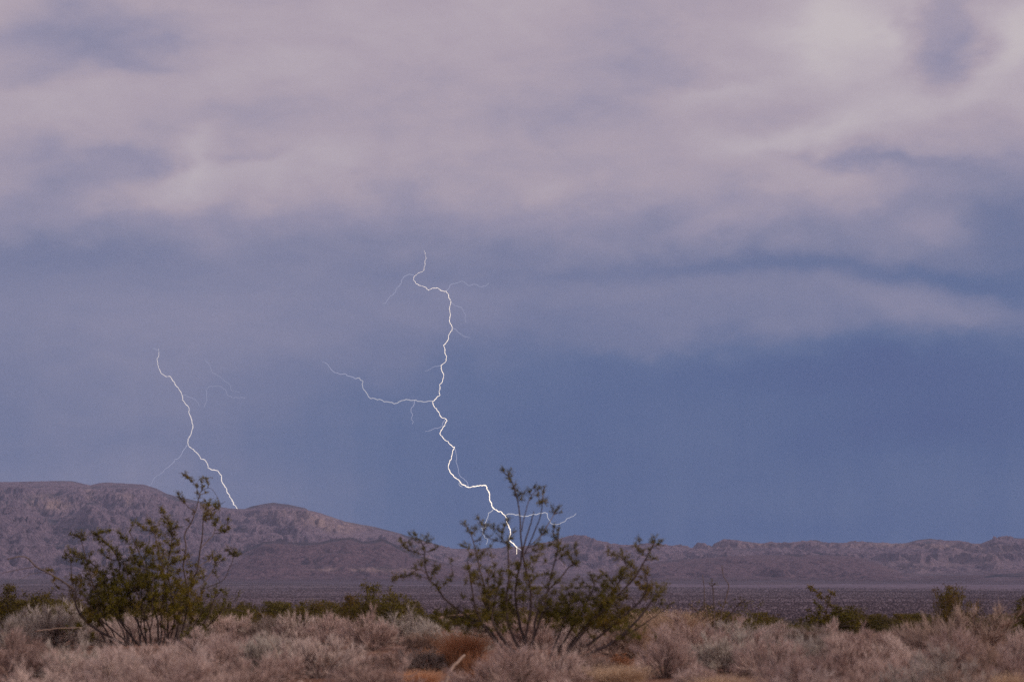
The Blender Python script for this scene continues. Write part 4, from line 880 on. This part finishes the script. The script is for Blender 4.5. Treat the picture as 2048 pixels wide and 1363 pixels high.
# ------------------------------------------------------------------ scrub of the far flat, too many to count
rng = np.random.default_rng(77); n = 235000
y = 240 + (6600 - 240) * rng.uniform(0, 1, n) ** 1.15; x = rng.uniform(-.37, .37, n) * y
keep = ((fbm(x / 300, y / 700, 3, 91) + rng.uniform(-.5, .5, n)) > -.25) & (y + 1.42 * x < 4100 + rng.normal(0, 260, n)); x, y = x[keep], y[keep]; n = len(x)
z = np.where(y > 4700, terrain(x, y), plain_z(x, y)); r = rng.uniform(.2, .55, n) * (1 + y / 2200); hh = r * rng.uniform(.55, 1.0, n)
ang = rng.uniform(0, 6.283, n)
V = np.empty((n, 5, 3))
for k in range(4):
    a = ang + k * 1.5708; rr_ = r * rng.uniform(.7, 1.15, n); lift = (k % 2) * .35 * hh
    V[:, k] = np.stack([x + np.cos(a) * rr_, y + np.sin(a) * rr_, z - .1 + lift], 1)
V[:, 4] = np.stack([x + rng.normal(0, .2, n), y, z + hh], 1)
i = np.arange(n)[:, None] * 5
T = np.concatenate([i + np.array([[k, (k + 1) % 4, 4]]) for k in range(4)])
def scrubmat(t):
    pos = obj_co(t); y_ = t.n('ShaderNodeSeparateXYZ', {0: pos}).outputs[1]
    n_ = t.noise(pos, .13, 4, .8)
    near = t.ramp(n_, [(.35, (.045, .038, .014)), (.65, (.10, .085, .03))]); far = t.ramp(n_, [(.38, (.055, .041, .052)), (.52, (.090, .068, .082)), (.62, (.15, .115, .13))])  # far ramp paler and purpler: haze painted into the scrub colour
    return t.mix(t.maprange(y_, 200, 420), near, far)
sc = link('distant_scrub', mesh_np('distant_scrub', V.reshape(-1, 3), T), mat('far_scrub', scrubmat)); sc['kind'] = 'stuff'

# litter, dead stalks between the shrubs
rng = np.random.default_rng(12); n = 26000
y = rng.uniform(13, 60, n); x = rng.uniform(-.31, .31, n) * y; z = plain_z(x, y)
dens = fbm(x / 2.2, y / 2.2, 3, 44) > -.10; x, y, z = x[dens], y[dens], z[dens]; n = len(x)
g_ = Geo(); A = np.stack([x, y, z], 1); h = rng.uniform(.03, .16, (n, 1)); B = A + np.concatenate([rng.normal(0, .05, (n, 2)), h], 1)
g_.spikes(A, B, .0035)
lt = link('dry_litter', g_.mesh('dry_litter'), M_TWIGBROWN); lt['kind'] = 'stuff'

rng = np.random.default_rng(31); n = 7000
y = rng.uniform(13, 45, n); x = rng.uniform(-.31, .31, n) * y; r = .006 + .022 * rng.uniform(0, 1, n) ** 4; z = plain_z(x, y)
D8 = np.array([(1, 0, 0), (0, 1, 0), (-1, 0, 0), (0, -1, 0), (0, 0, .7), (0, 0, -.5)], float)
V = np.stack([x, y, z], 1)[:, None] + D8[None] * r[:, None, None] * rng.uniform(.7, 1.3, (n, 6, 1))
T = (np.arange(n)[:, None, None] * 6 + np.array([(0, 1, 4), (1, 2, 4), (2, 3, 4), (3, 0, 4), (1, 0, 5), (2, 1, 5), (3, 2, 5), (0, 3, 5)])[None]).reshape(-1, 3)
gr = link('gravel', mesh_np('gravel', V.reshape(-1, 3), T), M_ROCK); gr['kind'] = 'stuff'

# ------------------------------------------------------------------ the storm air
hz = bpy.data.materials.new('storm_air'); hz.use_nodes = True; t = NT(hz.node_tree)
v = t.n('ShaderNodeVolumePrincipled', {'Color': (.58, .71, 1.0, 1), 'Density': 3.4e-5, 'Anisotropy': .0})
t.t.links.new(v.outputs[0], t.n('ShaderNodeOutputMaterial').inputs['Volume'])
x0, x1, y0, y1, z0, z1 = -21000, 21000, -500, 16000, -9.5, 2300
V = [(a, b, c) for c in (z0, z1) for b in (y0, y1) for a in (x0, x1)]
Fq = [(0, 2, 3, 1), (4, 5, 7, 6), (0, 1, 5, 4), (2, 6, 7, 3), (0, 4, 6, 2), (1, 3, 7, 5)]
hb = link('haze', mesh_np('haze', V, np.array(Fq)), hz); hb['kind'] = 'stuff'
